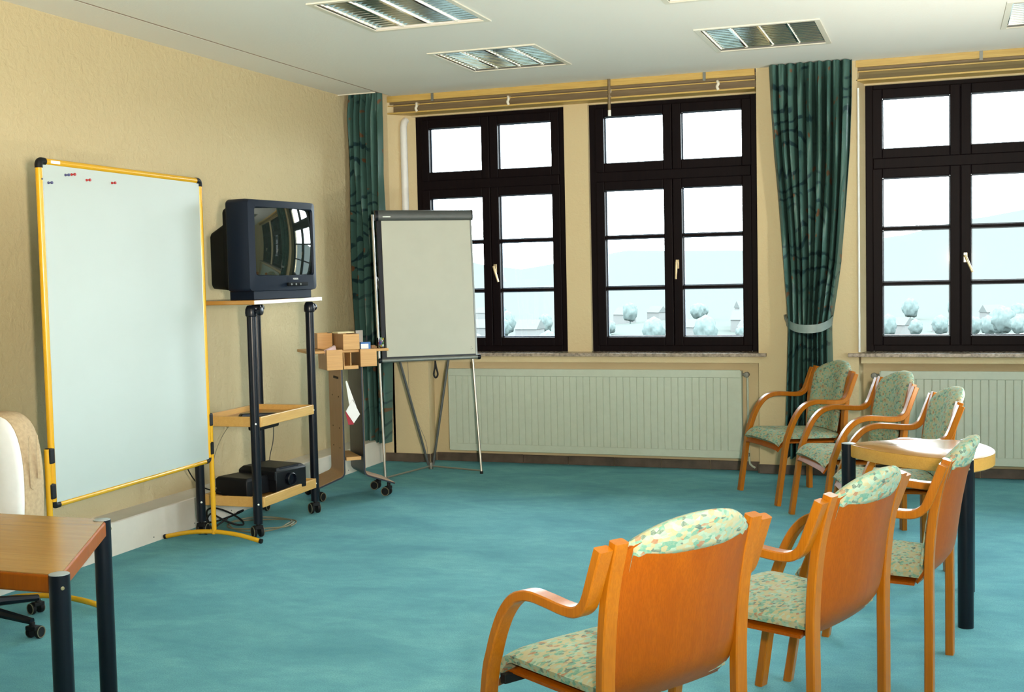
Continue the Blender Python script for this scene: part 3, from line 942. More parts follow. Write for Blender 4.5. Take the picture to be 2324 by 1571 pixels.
# ------------------------------------------------------------------ television
def television():
    Lc = Vector((0.765, -2.955))
    wdir = Vector((0.15, 0.989)).normalized()
    w, z0, h = 0.655, 1.472, 0.555
    ang = math.atan2(wdir.y, wdir.x)     # local +x along the front, local -y is the front normal
    c = Lc + wdir * w / 2
    r = thing('television', 'dark blue tube television with a curved reflecting screen on the trolley top', 'television', (c.x, c.y, 1.4285), ang)
    zb = z0 - 1.424
    hw_ = w / 2
    def rr(x0, x1, z0_, z1_, rad, n=5):
        out = []
        for cx, cz, a0 in ((x1 - rad, z0_ + rad, -PI / 2), (x1 - rad, z1_ - rad, 0), (x0 + rad, z1_ - rad, PI / 2), (x0 + rad, z0_ + rad, PI)):
            for k in range(n + 1):
                a = a0 + PI / 2 * k / n
                out.append((cx + rad * math.cos(a), cz + rad * math.sin(a)))
        return out
    # cabinet: rounded box behind the bezel
    rings = []
    for y, ins in ((0.0, 0.014), (0.010, 0.004), (0.03, 0.0), (0.15, 0.0), (0.165, 0.006), (0.170, 0.02)):
        rings.append([(x, y, z) for x, z in rr(-hw_ + ins, hw_ - ins, zb + ins * .6, zb + h - ins * .6, 0.025)])
    # cut the screen opening by building the bezel as a ring
    sx0, sx1, sz0, sz1 = -hw_ + 0.052, hw_ - 0.040, zb + 0.095, zb + h - 0.046
    MB().loft(rings[1:]).build('cabinet', 'tvcase', r, ang=50)
    outer = rr(-hw_ + .004, hw_ - .004, zb + .003, zb + h - .003, 0.025)
    inner = rr(sx0, sx1, sz0, sz1, 0.022)
    inner2 = rr(sx0 + .006, sx1 - .006, sz0 + .006, sz1 - .006, 0.020)
    bz = MB()
    def bow(x, z):      # front gently bowed
        return -0.020 * (1 - (x / hw_) ** 2)
    loops = [[(x, 0.010, z) for x, z in outer], [(x * .992, -0.004 + bow(x, z) * .8, zb + h / 2 + (z - zb - h / 2) * .99) for x, z in outer],
             [(x, -0.010 + bow(x, z), z) for x, z in inner], [(x, 0.004 + bow(x, z), z) for x, z in inner2]]
    bz.loft(loops, caps=False)
    bz.build('bezel', 'tvcase', r, ang=40)
    # convex glass
    sxm, szm = (sx0 + sx1) / 2, (sz0 + sz1) / 2
    aw, ah = (sx1 - sx0) / 2, (sz1 - sz0) / 2
    def fn(u, v):
        a, b = 2 * u - 1, 2 * v - 1
        bulge = 0.042 * (1 - 0.62 * a * a - 0.38 * b * b)
        return (sxm + a * aw, 0.012 - bulge - 0.0, szm + b * ah)
    MB().sheet(fn, 28, 22, 0.006).build('screen', 'screen', r, ang=80)
    # tapered back
    bk = [[(x, 0.168, z) for x, z in rr(-hw_ + .025, hw_ - .025, zb + .012, zb + h - .03, 0.03)],
          [(x, 0.215, z) for x, z in rr(-hw_ + .035, hw_ - .035, zb + .012, zb + h - .05, 0.03)],
          [(x, 0.225, z) for x, z in rr(-hw_ + .07, hw_ - .07, zb + .012, zb + h - .125, 0.03)],
          [(x, 0.40, z) for x, z in rr(-hw_ + .13, hw_ - .13, zb + .02, zb + h - .185, 0.03)],
          [(x, 0.412, z) for x, z in rr(-hw_ + .14, hw_ - .14, zb + .03, zb + h - .195, 0.025)]]
    MB().loft(bk).build('back_shell', 'tvback', r, ang=40)
    MB().prism([(-hw_ + .05, 0.004), (hw_ - .05, 0.004), (hw_ - .06, 0.20), (-hw_ + .06, 0.20)], 0.0, zb + .006).build('plinth', 'tvcase', r, smooth=False, bevel=0.004)
    MB().box(0.005, 0.20, -0.034, -0.018, zb + .030, zb + .052).build('control_flap', 'tvback', r, smooth=False, bevel=0.004)
    for k in range(3):
        MB().lathe([(0.006, 0), (0.006, -0.004)], 10, (0.03 + .045 * k, -0.034, zb + .040), 'y').build('button', 'greymetal', r)
    return r
tv = television()
def flat_text(txt, size, mat, parent, m, name='brand_lettering', ext=0.0008):
    cu = bpy.data.curves.new(name, 'FONT')
    cu.body = txt
    cu.size = size
    cu.extrude = ext
    cu.align_x, cu.align_y = 'CENTER', 'CENTER'
    o = bpy.data.objects.new(name, cu)
    COL.objects.link(o)
    dg = bpy.context.evaluated_depsgraph_get()
    me = bpy.data.meshes.new_from_object(o.evaluated_get(dg))
    bpy.data.objects.remove(o)
    me.materials.clear()
    me.materials.append(MT[mat])
    q = bpy.data.objects.new(name, me)
    COL.objects.link(q)
    if parent:
        q.parent = parent
    q.matrix_local = m
    return q
flat_text('NOKIA', 0.016, 'white', tv, Matrix.Translation((0.075, -0.0335, 0.048 + 0.073)) @ Matrix.Rotation(PI / 2, 4, 'X'))

# slide projector on the lower tray
pr = thing('slide_projector', 'black two-tier slide projector on the lowest trolley tray', 'projector', (0.575, -2.60, 0.205), math.radians(-12))
def hexbox(x0, x1, y0, y1, z0, z1, t):
    return MB().loft([[(x0, y0, z0), (x1, y0, z0), (x1, y1, z0), (x0, y1, z0)], [(x0, y0, z1 - t), (x1, y0, z1 - t), (x1, y1, z1 - t), (x0, y1, z1 - t)],
                      [(x0 + t, y0 + t, z1), (x1 - t, y0 + t, z1), (x1 - t, y1 - t, z1), (x0 + t, y1 - t, z1)]])
hexbox(-0.16, 0.16, -0.02, 0.26, 0.012, 0.165, 0.022).build('body', 'projector', pr, bevel=0.006)
hexbox(-0.165, 0.10, -0.22, -0.02, 0.012, 0.125, 0.014).build('magazine_bay', 'projector', pr, bevel=0.005)
MB().box(0.02, 0.158, -0.03, 0.0, 0.09, 0.145).build('side_cover', 'projector', pr, smooth=False, bevel=0.004)
MB().lathe([(0.040, 0.155), (0.040, 0.185), (0.034, 0.19), (0.030, 0.17), (0.01, 0.168)], 20, (0, 0.10, 0.085), 'x').build('lens', 'black', pr)
MB().box(0.132, 0.150, 0.03, 0.20, 0.154, 0.1605).build('front_strip', 'tvcase', pr, smooth=False, bevel=0.002)
for x, y in ((-.13, -.18), (.12, .22), (-.13, .22), (.07, -.18), (0.13, 0.02)):
    MB().lathe([(0.014, 0.0), (0.014, 0.014)], 10, (x, y, 0)).build('rubber_foot', 'blackmat', pr)

# remote lying on the middle tray
rm = smooth_path([(-0.13, 0.0, 0), (-0.06, 0.012, 0), (0.02, 0.0, 0), (0.13, -0.02, 0)], 5)
rmm = MB()
rgs = []
for k, p in enumerate(rm):
    t = k / (len(rm) - 1)
    hw_ = 0.028 * (1 if 0.05 < t < .95 else 0.6)
    hh = 0.026 * (1 - 0.35 * t) if 0.05 < t < .95 else 0.012
    rgs.append([(p.x, p.y - hw_, 0), (p.x, p.y + hw_, 0), (p.x, p.y + hw_ * .9, hh), (p.x, p.y - hw_ * .9, hh)])
rmm.loft(rgs)
o = rmm.build('remote_control', 'black', None, bevel=0.004)
o.location = (0.60, -2.62, 0.692)
o.rotation_euler = (0, 0, math.radians(52))
tag(o, 'black bar-shaped remote control lying on the middle trolley tray', 'remote')

# cables
def cable(name, pts, r, mat, label, n=6):
    o = MB().tube(smooth_path(pts, n), r, 8).build(name, mat)
    return tag(o, label, 'cable')
cable('power_cable', [(0.325, -2.86, 1.62), (0.30, -2.965, 1.46), (0.27, -3.035, 1.38), (0.26, -3.05, 1.2), (0.275, -3.04, 0.95), (0.262, -3.03, 0.78), (0.27, -3.02, 0.62), (0.31, -2.99, 0.42), (0.345, -2.92, 0.30), (0.39, -2.82, 0.245), (0.45, -2.74, 0.214)], 0.004, 'blackmat', 'thin black power cable running down from the television behind the whiteboard post')
cable('signal_cable', [(0.40, -2.62, 0.655), (0.36, -2.68, 0.56), (0.33, -2.72, 0.45), (0.36, -2.80, 0.33), (0.38, -2.78, 0.25), (0.41, -2.74, 0.2095)], 0.0025, 'grip', 'thin brownish cable looping from the middle tray to the projector')
cable('wall_cable', [(0.60, -2.45, 0.612), (0.55, -2.38, 0.50), (0.46, -2.28, 0.36), (0.44, -2.20, 0.26), (0.44, -2.18, 0.20), (0.38, -2.15, 0.05), (0.35, -2.2, 0.007)], 0.003, 'darkgrey', 'thin grey cable hanging from the black box under the middle tray')
loop = []
for k in range(34):
    a = 2 * PI * k / 16
    loop.append((0.62 + 0.20 * math.cos(a) + 0.02 * math.sin(a * 1.7), -2.66 + 0.19 * math.sin(a), 0.008 + 0.010 * (k // 16) + 0.006 * (1 + math.sin(a * 2.3))))
cable('coiled_lead', loop, 0.005, 'grip', 'coiled olive extension lead lying on the carpet under the trolley', 3)
loop = []
for k in range(26):
    a = 2 * PI * k / 13
    loop.append((0.42 + 0.11 * math.cos(a) + .03 * math.sin(2 * a), -2.80 + 0.10 * math.sin(a), 0.03 + 0.045 * (1 + math.sin(a * 1.5 + 1))))
cable('coiled_lead', loop, 0.006, 'blackmat', 'tangled black lead under the rear wheels of the trolley', 3)

# ------------------------------------------------------------------ presentation caddy on castors
CA = math.radians(41.8)
def caddy():
    r = thing('presentation_caddy', 'narrow wheeled caddy of two bent plywood sheets with little wooden boxes on top', 'caddy', (0.655, -1.545, 0), CA)
    for s in (-1, 1):
        x0 = 0.066
        fl = math.radians(20)
        prof = [(x0, 1.03), (x0, 0.20)]
        rb = 0.05
        for k in range(1, 9):
            a = (PI / 2 - fl) * k / 8
            prof.append((x0 + rb - rb * math.cos(a), 0.20 - rb * math.sin(a)))
        ex, ez = prof[-1]
        ln = 0.20
        prof.append((ex + ln * math.cos(fl), ez - ln * math.sin(fl)))
        def sheet_pts(off):
            out = []
            for i, (x, z) in enumerate(prof):
                a = prof[max(i - 1, 0)]
                b = prof[min(i + 1, len(prof) - 1)]
                t = Vector((b[0] - a[0], b[1] - a[1])).normalized()
                nrm = Vector((-t.y, t.x))          # towards the outer / upper side
                out.append((x + nrm.x * off, z + nrm.y * off))
            return out
        def build(o0, o1, y0, y1, nm, mat):
            A, B = sheet_pts(o0), sheet_pts(o1)
            rings = [[(s * a[0], y0, a[1]), (s * a[0], y1, a[1]), (s * b[0], y1, b[1]), (s * b[0], y0, b[1])] for a, b in zip(A, B)]
            return MB().loft(rings).build(nm, mat, r, ang=30)
        build(0.0, 0.010, -0.18, 0.18, 'side_sheet', 'navy')
        build(0.0101, 0.0125, -0.178, 0.178, 'veneer', 'caddywood')
        for yy in (-0.14, 0.14):
            castor(r, s * 0.255, yy, 0.9 * s, 0.033, 0.105)
    MB().box(-0.30, 0.275, -0.165, 0.185, 1.030, 1.049).build('worktop', 'boxwood', r, smooth=False, bevel=0.004)
    def openbox(nm, x0, x1, y0, y1, z0, z1, t=0.008):
        o = MB().box(x0, x1, y0, y0 + t, z0, z1).build(nm, 'boxwood', r, smooth=False, bevel=0.002)
        MB().box(x0, x1, y1 - t, y1, z0, z1).build('box_side', 'boxwood', o, smooth=False, bevel=0.002)
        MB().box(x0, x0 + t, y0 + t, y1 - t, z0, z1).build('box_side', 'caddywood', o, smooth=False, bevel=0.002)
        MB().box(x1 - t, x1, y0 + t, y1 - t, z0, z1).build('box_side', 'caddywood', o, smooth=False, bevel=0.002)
        MB().box(x0 + t, x1 - t, y0 + t, y1 - t, z0, z0 + t).build('box_bottom', 'boxwood', o, smooth=False)
        return o
    openbox('side_box', -0.180, -0.068, -0.205, 0.05, 0.915, 1.055)
    openbox('side_box', 0.058, 0.175, -0.205, 0.05, 0.930, 1.052)
    openbox('top_box', -0.062, 0.054, -0.205, 0.13, 1.052, 1.160)
    openbox('top_box', -0.180, -0.072, 0.06, 0.185, 1.052, 1.160)
    MB().box(-0.055, 0.050, -0.178, 0.17, 0.915, 0.940).build('shelf', 'boxwood', r, smooth=False, bevel=0.002)
    for x in (-0.052, -0.004):
        MB().box(x - .003, x + .003, -0.176, 0.16, 0.940, 1.030).build('divider', 'boxwood', r, smooth=False)
    MB().box(-0.055, 0.052, -0.17, 0.17, 0.275, 0.300).build('shelf', 'boxwood', r, smooth=False, bevel=0.002)
    MB().box(-0.060, -0.050, -0.10, 0.10, 0.30, 0.915).build('inner_panel', 'navy', r, smooth=False)
    for z in (0.72, 0.50, 0.36):
        for y in (-0.10, 0.08):
            MB().lathe([(0.005, -0.0795), (0.005, -0.082)], 8, (0, y, z), 'x').build('bolt', 'blackmat', r)
    MB().box(-0.084, -0.078, -0.10, 0.02, 0.845, 0.860).build('grip_slot', 'blackmat', r, smooth=False)
    return r
caddy()
CM = Matrix.Translation((0.655, -1.545, 0)) @ Matrix.Rotation(CA, 4, 'Z')
def on_caddy(mb, name, mat, label, cat, loc, rz=0.0, group=None, **k):
    o = mb.build(name, mat, None, **k)
    o.matrix_world = CM @ Matrix.Translation(loc) @ Matrix.Rotation(rz, 4, 'Z')
    return tag(o, label, cat, group)
MT['pinkcard'] = plain('pink_card', (0.72, 0.55, 0.56, 1), 0.8)
MT['greycard'] = plain('grey_card', (0.33, 0.31, 0.28, 1), 0.8)
MT['creampad'] = plain('cream_pad', (0.72, 0.66, 0.42, 1), 0.7)
MT['blueprint'] = plain('blue_print', (0.04, 0.16, 0.45, 1), 0.5)
MT['redpaper'] = plain('red_card', (0.35, 0.01, 0.03, 1), 0.6)
t = 0.10
on_caddy(MB().box(-0.045, 0.045, -0.008, 0.008, 0, 0.10).xf(Matrix.Rotation(-0.35, 4, 'Y') @ Matrix.Rotation(0.25, 4, 'X')), 'card_stack', 'pinkcard', 'pale pink moderation cards leaning in the left caddy box', 'cards', (-0.122, -0.12, 0.975), 0.3, smooth=False)
on_caddy(MB().box(-0.03, 0.03, -0.012, 0.012, 0, 0.10).xf(Matrix.Rotation(0.2, 4, 'Y')), 'card_stack', 'greycard', 'grey cards standing behind the pink ones in the left caddy box', 'cards', (-0.142, -0.01, 0.945), 0.1, smooth=False)
on_caddy(MB().box(-0.065, 0.062, -0.05, 0.05, 0, 0.011), 'note_pad', 'creampad', 'cream pad lying across the top caddy box', 'pad', (-0.010, -0.02, 1.1605), 0.15, smooth=False, bevel=0.002)
on_caddy(MB().lathe([(0.022, 0), (0.012, 0.03), (0.001, 0.058)], 14), 'paper_cone', 'white', 'small white paper cone standing at the back of the caddy', 'cone', (-0.112, 0.065 + .05, 1.060 + 0.0), 0)
cup = MB().lathe([(0.024, 0), (0.025, 0.0), (0.027, 0.085), (0.024, 0.085), (0.022, 0.006), (0.001, 0.005)], 18)
on_caddy(cup, 'pen_cup', 'blackmat', 'black pen cup inside the top caddy box beside the cream pad', 'cup', (0.022, 0.075, 1.0605 + 0.0))
pk = thing('card_packet', 'blue and white printed packet in the right caddy box', 'packet', CM @ Vector((0.105, -0.165, 0.9385)), CA)
MB().box(-0.035, 0.035, -0.012, 0.012, 0, 0.160).build('packet_body', 'blueprint', pk, smooth=False)
MB().box(-0.034, 0.020, -0.0135, -0.012, 0.115, 0.148).build('white_panel', 'white', pk, smooth=False)
on_caddy(MB().box(-0.026, 0.026, -0.004, 0.004, 0, 0.24), 'grey_sheet', 'greycard', 'grey-pink card standing upright behind the blue packet', 'card', (0.085, -0.085, 0.9385), 0.1, smooth=False)
on_caddy(MB().tube([(0, 0, 0), (0.02, 0, 0.20)], 0.006, 8), 'marker', 'black', 'black marker leaning beside the grey card', 'marker', (0.115, -0.10, 0.939), 0)
on_caddy(MB().box(-0.014, 0.014, -0.012, 0.012, 0, 0.02), 'eraser', 'caddywood', 'small brown block between the blue packet and the pin jar', 'eraser', (0.190, -0.06, 1.0495), 0.2, smooth=False, bevel=0.003)
jr = thing('pin_jar', 'clear jar filled with colourful pins on the caddy worktop end', 'jar', CM @ Vector((0.235, -0.115, 1.0493)), CA)
MB().lathe([(0.030, 0.0), (0.031, 0.002), (0.031, 0.072), (0.029, 0.072), (0.028, 0.004), (0.001, 0.003)], 20).build('glass_wall', 'glass', jr)
pcol = [(0.35, 0.02, 0.02), (0.05, 0.25, 0.08), (0.05, 0.08, 0.40), (0.60, 0.42, 0.03), (0.7, 0.75, 0.72), (0.10, 0.35, 0.12), (0.30, 0.15, 0.35)]
for q, c in enumerate(pcol):
    MT['pin%d' % q] = plain('pin_plastic', c + (1,), 0.35)
for k in range(34):
    q = k % 7
    a, rr_ = random.uniform(0, 6.28), random.uniform(0, 0.017)
    z = 0.012 + 0.056 * k / 34
    m = MB().lathe([(0.001, -0.009), (0.007, -0.007), (0.009, 0), (0.006, 0.007), (0.001, 0.009)], 7)
    m.xf(Matrix.Translation((rr_ * math.cos(a), rr_ * math.sin(a), z)) @ Matrix.Rotation(a * 3, 4, 'X'))
    m.build('pin', 'pin%d' % q, jr)
pc = thing('paper_pouch', 'white folded paper with red inside hanging between the caddy sheets', 'paper', CM @ Vector((0.0, -0.165, 0.53)), CA)
MB().prism([(0.001, 0.172), (0.052, 0.066), (0.006, 0.006), (-0.048, 0.092)], -0.006, -0.002, 'y').build('white_sheet', 'white', pc, smooth=False)
MB().prism([(-0.043, 0.300), (-0.037, 0.305), (0.008, 0.176), (-0.006, 0.142), (-0.021, 0.128)], -0.0015, 0.001, 'y').build('paper_strip', 'white', pc, smooth=False)
MB().prism([(-0.036, 0.303), (-0.033, 0.303), (0.030, 0.118), (0.026, 0.118)], 0.0015, 0.003, 'y').build('paper_strip', 'white', pc, smooth=False)
MB().prism([(-0.051, 0.088), (-0.048, 0.093), (0.006, 0.006), (0.008, -0.004), (-0.030, -0.004)], 0.0035, 0.006, 'y').build('red_lining', 'redpaper', pc, smooth=False)

# ------------------------------------------------------------------ flipchart
def flipchart():
    L, R = Vector((0.648, -0.900)), Vector((1.256, -0.450))
    c = (L + R) / 2
    ang = math.atan2((R - L).y, (R - L).x)
    w = (R - L).length
    r = thing('flipchart', 'grey flipchart easel with blank squared paper before the first window', 'flipchart', (c.x, c.y, 0), ang)
    h = w / 2
    tilt = 0.085           # lean of the board and front legs
    def P(x, z, y=0.0):
        return (x, y + (z - 0.0) * tilt * (1 if z > 0 else 0), z)
    zb, zt = 0.915, 2.055
    hb = h - 0.004
    TM = Matrix(((1, 0, 0, 0), (0, 1, tilt, 0), (0, 0, 1, 0), (0, 0, 0, 1)))
    for s in (-1, 1):
        MB().tube([P(s * (h + .012 - .02 * (s > 0)), 0.012), P(s * (h + .016 - .055 * (s > 0)), 1.2, 0.03), P(s * (h + .020 - .06 * (s > 0)), 2.03, 0.03)], 0.0095, 10).build('front_leg', 'chrome', r)
        MB().tube([(s * (h + .012 - .02 * (s > 0)), 0, 0.0), (s * (h + .012 - .02 * (s > 0)), 0.001, 0.02)], 0.0125, 10).build('foot', 'blackmat', r)
    m = MB().box(-hb, hb, 0.0, 0.018, zb, zt - .02).xf(TM)
    m.build('board', 'black', r, smooth=False, bevel=0.004)
    MB().box(-hb + .036, hb - .010, -0.009, -0.001, zb + .022, zt - .07).xf(TM).build('paper_block', 'paper', r, smooth=False)
    tb = MB()
    prof = []
    for k in range(13):
        a = PI * k / 12
        prof.append((-0.012 - 0.020 * math.sin(a), zt - 0.035 + 0.040 * math.cos(a)))
    prof += [(0.016, zt - .075), (0.016, zt + .005)]
    tb.prism([(y, z) for y, z in prof], -hb + .012, hb + .004, 'x').xf(TM)
    tb.build('clamp_bar', 'darkgrey', r, ang=30)
    for s in (-1, 1):
        MB().prism([(y - .003, z) for y, z in prof], s * hb + (-.012 if s < 0 else .004), s * hb + (.012 if s < 0 else .012), 'x').xf(TM).build('end_cap', 'black', r, ang=30)
    MB().tube([(-hb - .008, -0.006, zb - .004), (hb + .006, -0.006, zb - .004)], 0.015, 12).xf(TM).build('pen_tray', 'greymetal', r)
    for s in (-1, 1):
        MB().lathe([(0.017, 0), (0.020, s * .006), (0.020, s * .022), (0.012, s * .027)], 14, (s * (hb + .004), -0.006 + (zb) * tilt, zb - .004), 'x').build('tray_knob', 'black', r)
    MB().box(hb - .006, hb + .006, -0.004, 0.02, zb, zt - .05).xf(TM).build('side_profile', 'greymetal', r, smooth=False)
    mk = MB()
    for px_, pz_ in ((-0.004, 0.014), (0.006, 0.002), (-0.006, -0.004)):
        mk.box(hb - .040 + px_ - .003, hb - .040 + px_ + .003, -0.0096, -0.0091, zb + .062 + pz_ - .0025, zb + .062 + pz_ + .0025)
    mk.xf(TM)
    mk.build('printed_mark', 'greymetal', r, smooth=False)
    # rear legs meet in a hub on the floor, struts run to the front feet
    hub = Vector((0.058, 0.40, 0.035))
    for s in (-1, 1):
        MB().tube([hub + Vector((s * .02, 0, 0.0)), Vector((s * 0.335 - .04, 0.22, 1.55))], 0.010, 10).build('rear_leg', 'darkgrey', r)
        MB().tube([hub + Vector((s * .01, -.01, -.012)), Vector((s * (h - .0), 0.0, 0.022))], 0.0075, 8).build('floor_strut', 'chrome', r)
    MB().lathe([(0.018, 0), (0.020, 0.01), (0.020, 0.05), (0.012, 0.056)], 12, (hub.x, hub.y, 0)).build('hub', 'chrome', r)
    lp = smooth_path([(0.035, 0.055, zb - .02), (0.03, 0.05, zb - .07), (0.018, 0.045, zb - .125), (0.034, 0.045, zb - .15), (0.050, 0.045, zb - .125), (0.040, 0.05, zb - .07), (0.035, 0.055, zb - .02)], 5)
    MB().tube(lp, 0.007, 8).build('strap_loop', 'blackmat', r)
    fm = Matrix.Translation((-hb + .075, -0.0335 + (zt - .04) * tilt, zt - .045)) @ Matrix.Rotation(PI / 2, 4, 'X')
    MB().box(-hb + .045, -hb + .105, -0.0345, -0.031, zt - .049, zt - .041).xf(TM).build('brand_plate', 'screw', r, smooth=False)
    return r
flipchart()
cable('wall_cable', [(0.44, -0.010, 0.85), (0.445, -0.008, 0.62), (0.46, -0.008, 0.50), (0.52, -0.010, 0.33), (0.585, -0.012, 0.18), (0.60, -0.020, 0.06), (0.55, -0.04, 0.008), (0.40, -0.06, 0.006)], 0.0018, 'darkgrey', 'thin dark cable hanging down the pier behind the flipchart legs')

# ------------------------------------------------------------------ armchairs
CW = 0.305       # half distance of the arm laminates
RW = 0.256       # half distance of the rear legs
def armchair():
    r = thing('armchair', 'armchair', 'armchair')
    top = (-0.272, 0.842)
    for s in (-1, 1):
        x = s * CW
        ctl = [(-0.274, 0.845), (-0.247, 0.775), (-0.222, 0.710), (-0.204, 0.682), (-0.172, 0.664), (-0.12, 0.662), (-0.05, 0.668), (0.02, 0.670),
               (0.085, 0.650), (0.135, 0.603), (0.172, 0.540), (0.200, 0.470), (0.222, 0.400), (0.253, 0.20), (0.284, 0.0)]
        a = MB().ribbon(smooth_path([(x, y, z) for y, z in ctl], 5), 0.0240, 0.0150).build('arm', 'beech', r, ang=30)
        MB().lathe([(0.0085, 0), (0.0085, 0.003), (0.004, 0.001)], 12, (x + s * .0232, 0.209, 0.437), 'x').build('bolt', 'blackmat', a)
        ctl = [(-0.218, 0.0), (-0.218, 0.25), (-0.217, 0.42), (-0.221, 0.54), (-0.233, 0.66), (-0.252, 0.76), (-0.280, 0.858)]
        MB().ribbon(smooth_path([(s * RW, y, z) for y, z in ctl], 5), 0.0235, 0.0155).build('rear_leg', 'beech', r, ang=30)
    # rear plywood shell between the posts
    def yp(z):
        tab = [(0.38, -0.150), (0.41, -0.172), (0.45, -0.197), (0.50, -0.210), (0.56, -0.219), (0.66, -0.233), (0.76, -0.252), (0.86, -0.280), (0.95, -0.306)]
        for (z0, a), (z1, b) in zip(tab, tab[1:]):
            if z0 <= z <= z1:
                return a + (b - a) * (z - z0) / (z1 - z0)
        return tab[-1][1]
    def ztop(a):
        return 0.842 + 0.062 * (1 - abs(a) ** 2.2)
    HW = 0.2335
    def bulge(a, z):
        return 0.048 * (1 - a * a) * min(1, max(0.15, (z - 0.36) / 0.12))
    def shell(u, v):
        a = 1 - 2 * u
        z = 0.395 + (ztop(a) - 0.008 - 0.395) * v
        k = 1.0
        if z < 0.44:
            k = 1 - 0.10 * ((0.44 - z) / 0.045) ** 2
        return (a * HW * k, yp(z) - bulge(a, z), z)
    MB().sheet(shell, 18, 20, 0.011).build('back_shell', 'ply', r, ang=60)
    # front pad, wrapping over the crown to a flap on the rear side
    def pad_ring(a):
        zt = ztop(a)
        e = (1 - abs(a) ** 6)
        th = 0.012 + 0.030 * e
        pts = []
        zs = [0.455, 0.50, 0.60, 0.70, 0.78, 0.83]
        for z in zs:                      # front face, upwards
            z = min(z, zt - .03)
            t_ = th * (0.6 if z < 0.47 else 1)
            pts.append((yp(z) - bulge(a, z) + 0.013 + t_, z))
        yc, zc = yp(zt) - bulge(a, zt), zt
        pts += [(yc + .010 + th * .85, zc - .012), (yc + .006 + th * .4, zc + .004), (yc - .004, zc + .010), (yc - .014, zc + .004), (yc - .018, zc - .012)]
        zf = 0.805 + 0.004 * (1 - a * a)
        for z in (zt - .045, zf + .015, zf):
            z = min(z, zt - .013)
            pts.append((yp(z) - bulge(a, z) - (0.0165 if z > zf + .001 else 0.0125), z))
        # back down inside
        for z in (zf, zt - .03, 0.83, 0.60, 0.455):
            z = min(z, zt - .02)
            pts.append((yp(z) - bulge(a, z) + (0.001 if z == zf else 0.0115), z))
        return pts
    na = 22
    rings = []
    for k in range(na + 1):
        a = -1 + 2 * k / na
        rings.append([(a * (HW - .016), y, z) for y, z in pad_ring(a * 0.995)])
    MB().loft(rings).build('back_pad', 'fabric', r, ang=65)
    # seat pad and its shell
    def seat_top(u, v):
        a, b = 2 * u - 1, v
        y = -0.195 + 0.475 * b
        hw_ = 0.232 + 0.026 * min(1, b * 1.3)
        edge = 1 - abs(a) ** 8
        z = 0.448 + 0.018 * b + 0.004 * (1 - a * a) - 0.012 * (1 - edge)
        if b > 0.80:
            q = (b - 0.80) / 0.20
            z -= 0.062 * q ** 1.9
            y -= 0.012 * q ** 2
        return (a * hw_, y, z)
    MB().sheet(seat_top, 16, 22, lambda u, v: 0.024 + 0.022 * (1 - abs(2 * u - 1) ** 6)).build('seat_pad', 'fabric', r, ang=65)
    def seat_under(u, v):
        x, y, z = seat_top(u, 0.07 + 0.93 * v)
        return (x * 0.985, y - (0.006 if v > .8 else 0), z - 0.043 - (0.006 * (1 - abs(2 * u - 1) ** 6)))
    MB().sheet(seat_under, 12, 22, 0.010).build('seat_shell', 'ply', r, ang=60)
    for y in (0.195,):
        MB().box(-CW + .022, CW - .022, y - .012, y + .012, 0.372, 0.400).build('cross_rail', 'blackmat', r, smooth=False, bevel=0.003)
    return r
ch0 = armchair()
chairs = [  # x, y, heading in degrees, label, group
    (3.774, -5.893, 57.2, 'orange beech armchair nearest the viewer, seen from behind', 'armchairs in the near row'),
    (4.162, -5.138, 68.6, 'orange beech armchair seen from behind, middle one of the near row', 'armchairs in the near row'),
    (4.423, -4.404, 82.0, 'orange beech armchair seen almost edge-on, right against the three-legged table', 'armchairs in the near row'),
    (3.706, -0.845, 122.0, 'beech armchair with mint upholstery standing before the tied-back curtain', 'armchairs by the radiator'),
    (4.126, -1.675, 113.0, 'beech armchair with mint upholstery, middle of the three by the radiator', 'armchairs by the radiator'),
    (4.395, -2.59, 103.5, 'beech armchair with mint upholstery partly hidden behind the three-legged table', 'armchairs by the radiator')]
for k, (x, y, dg, lab, grp) in enumerate(chairs):
    o = ch0 if k == 0 else copy_tree(ch0)
    o.location = (x, y, 0)
    o.rotation_euler = (0, 0, math.radians(dg))
    tag(o, lab, 'armchair', grp)

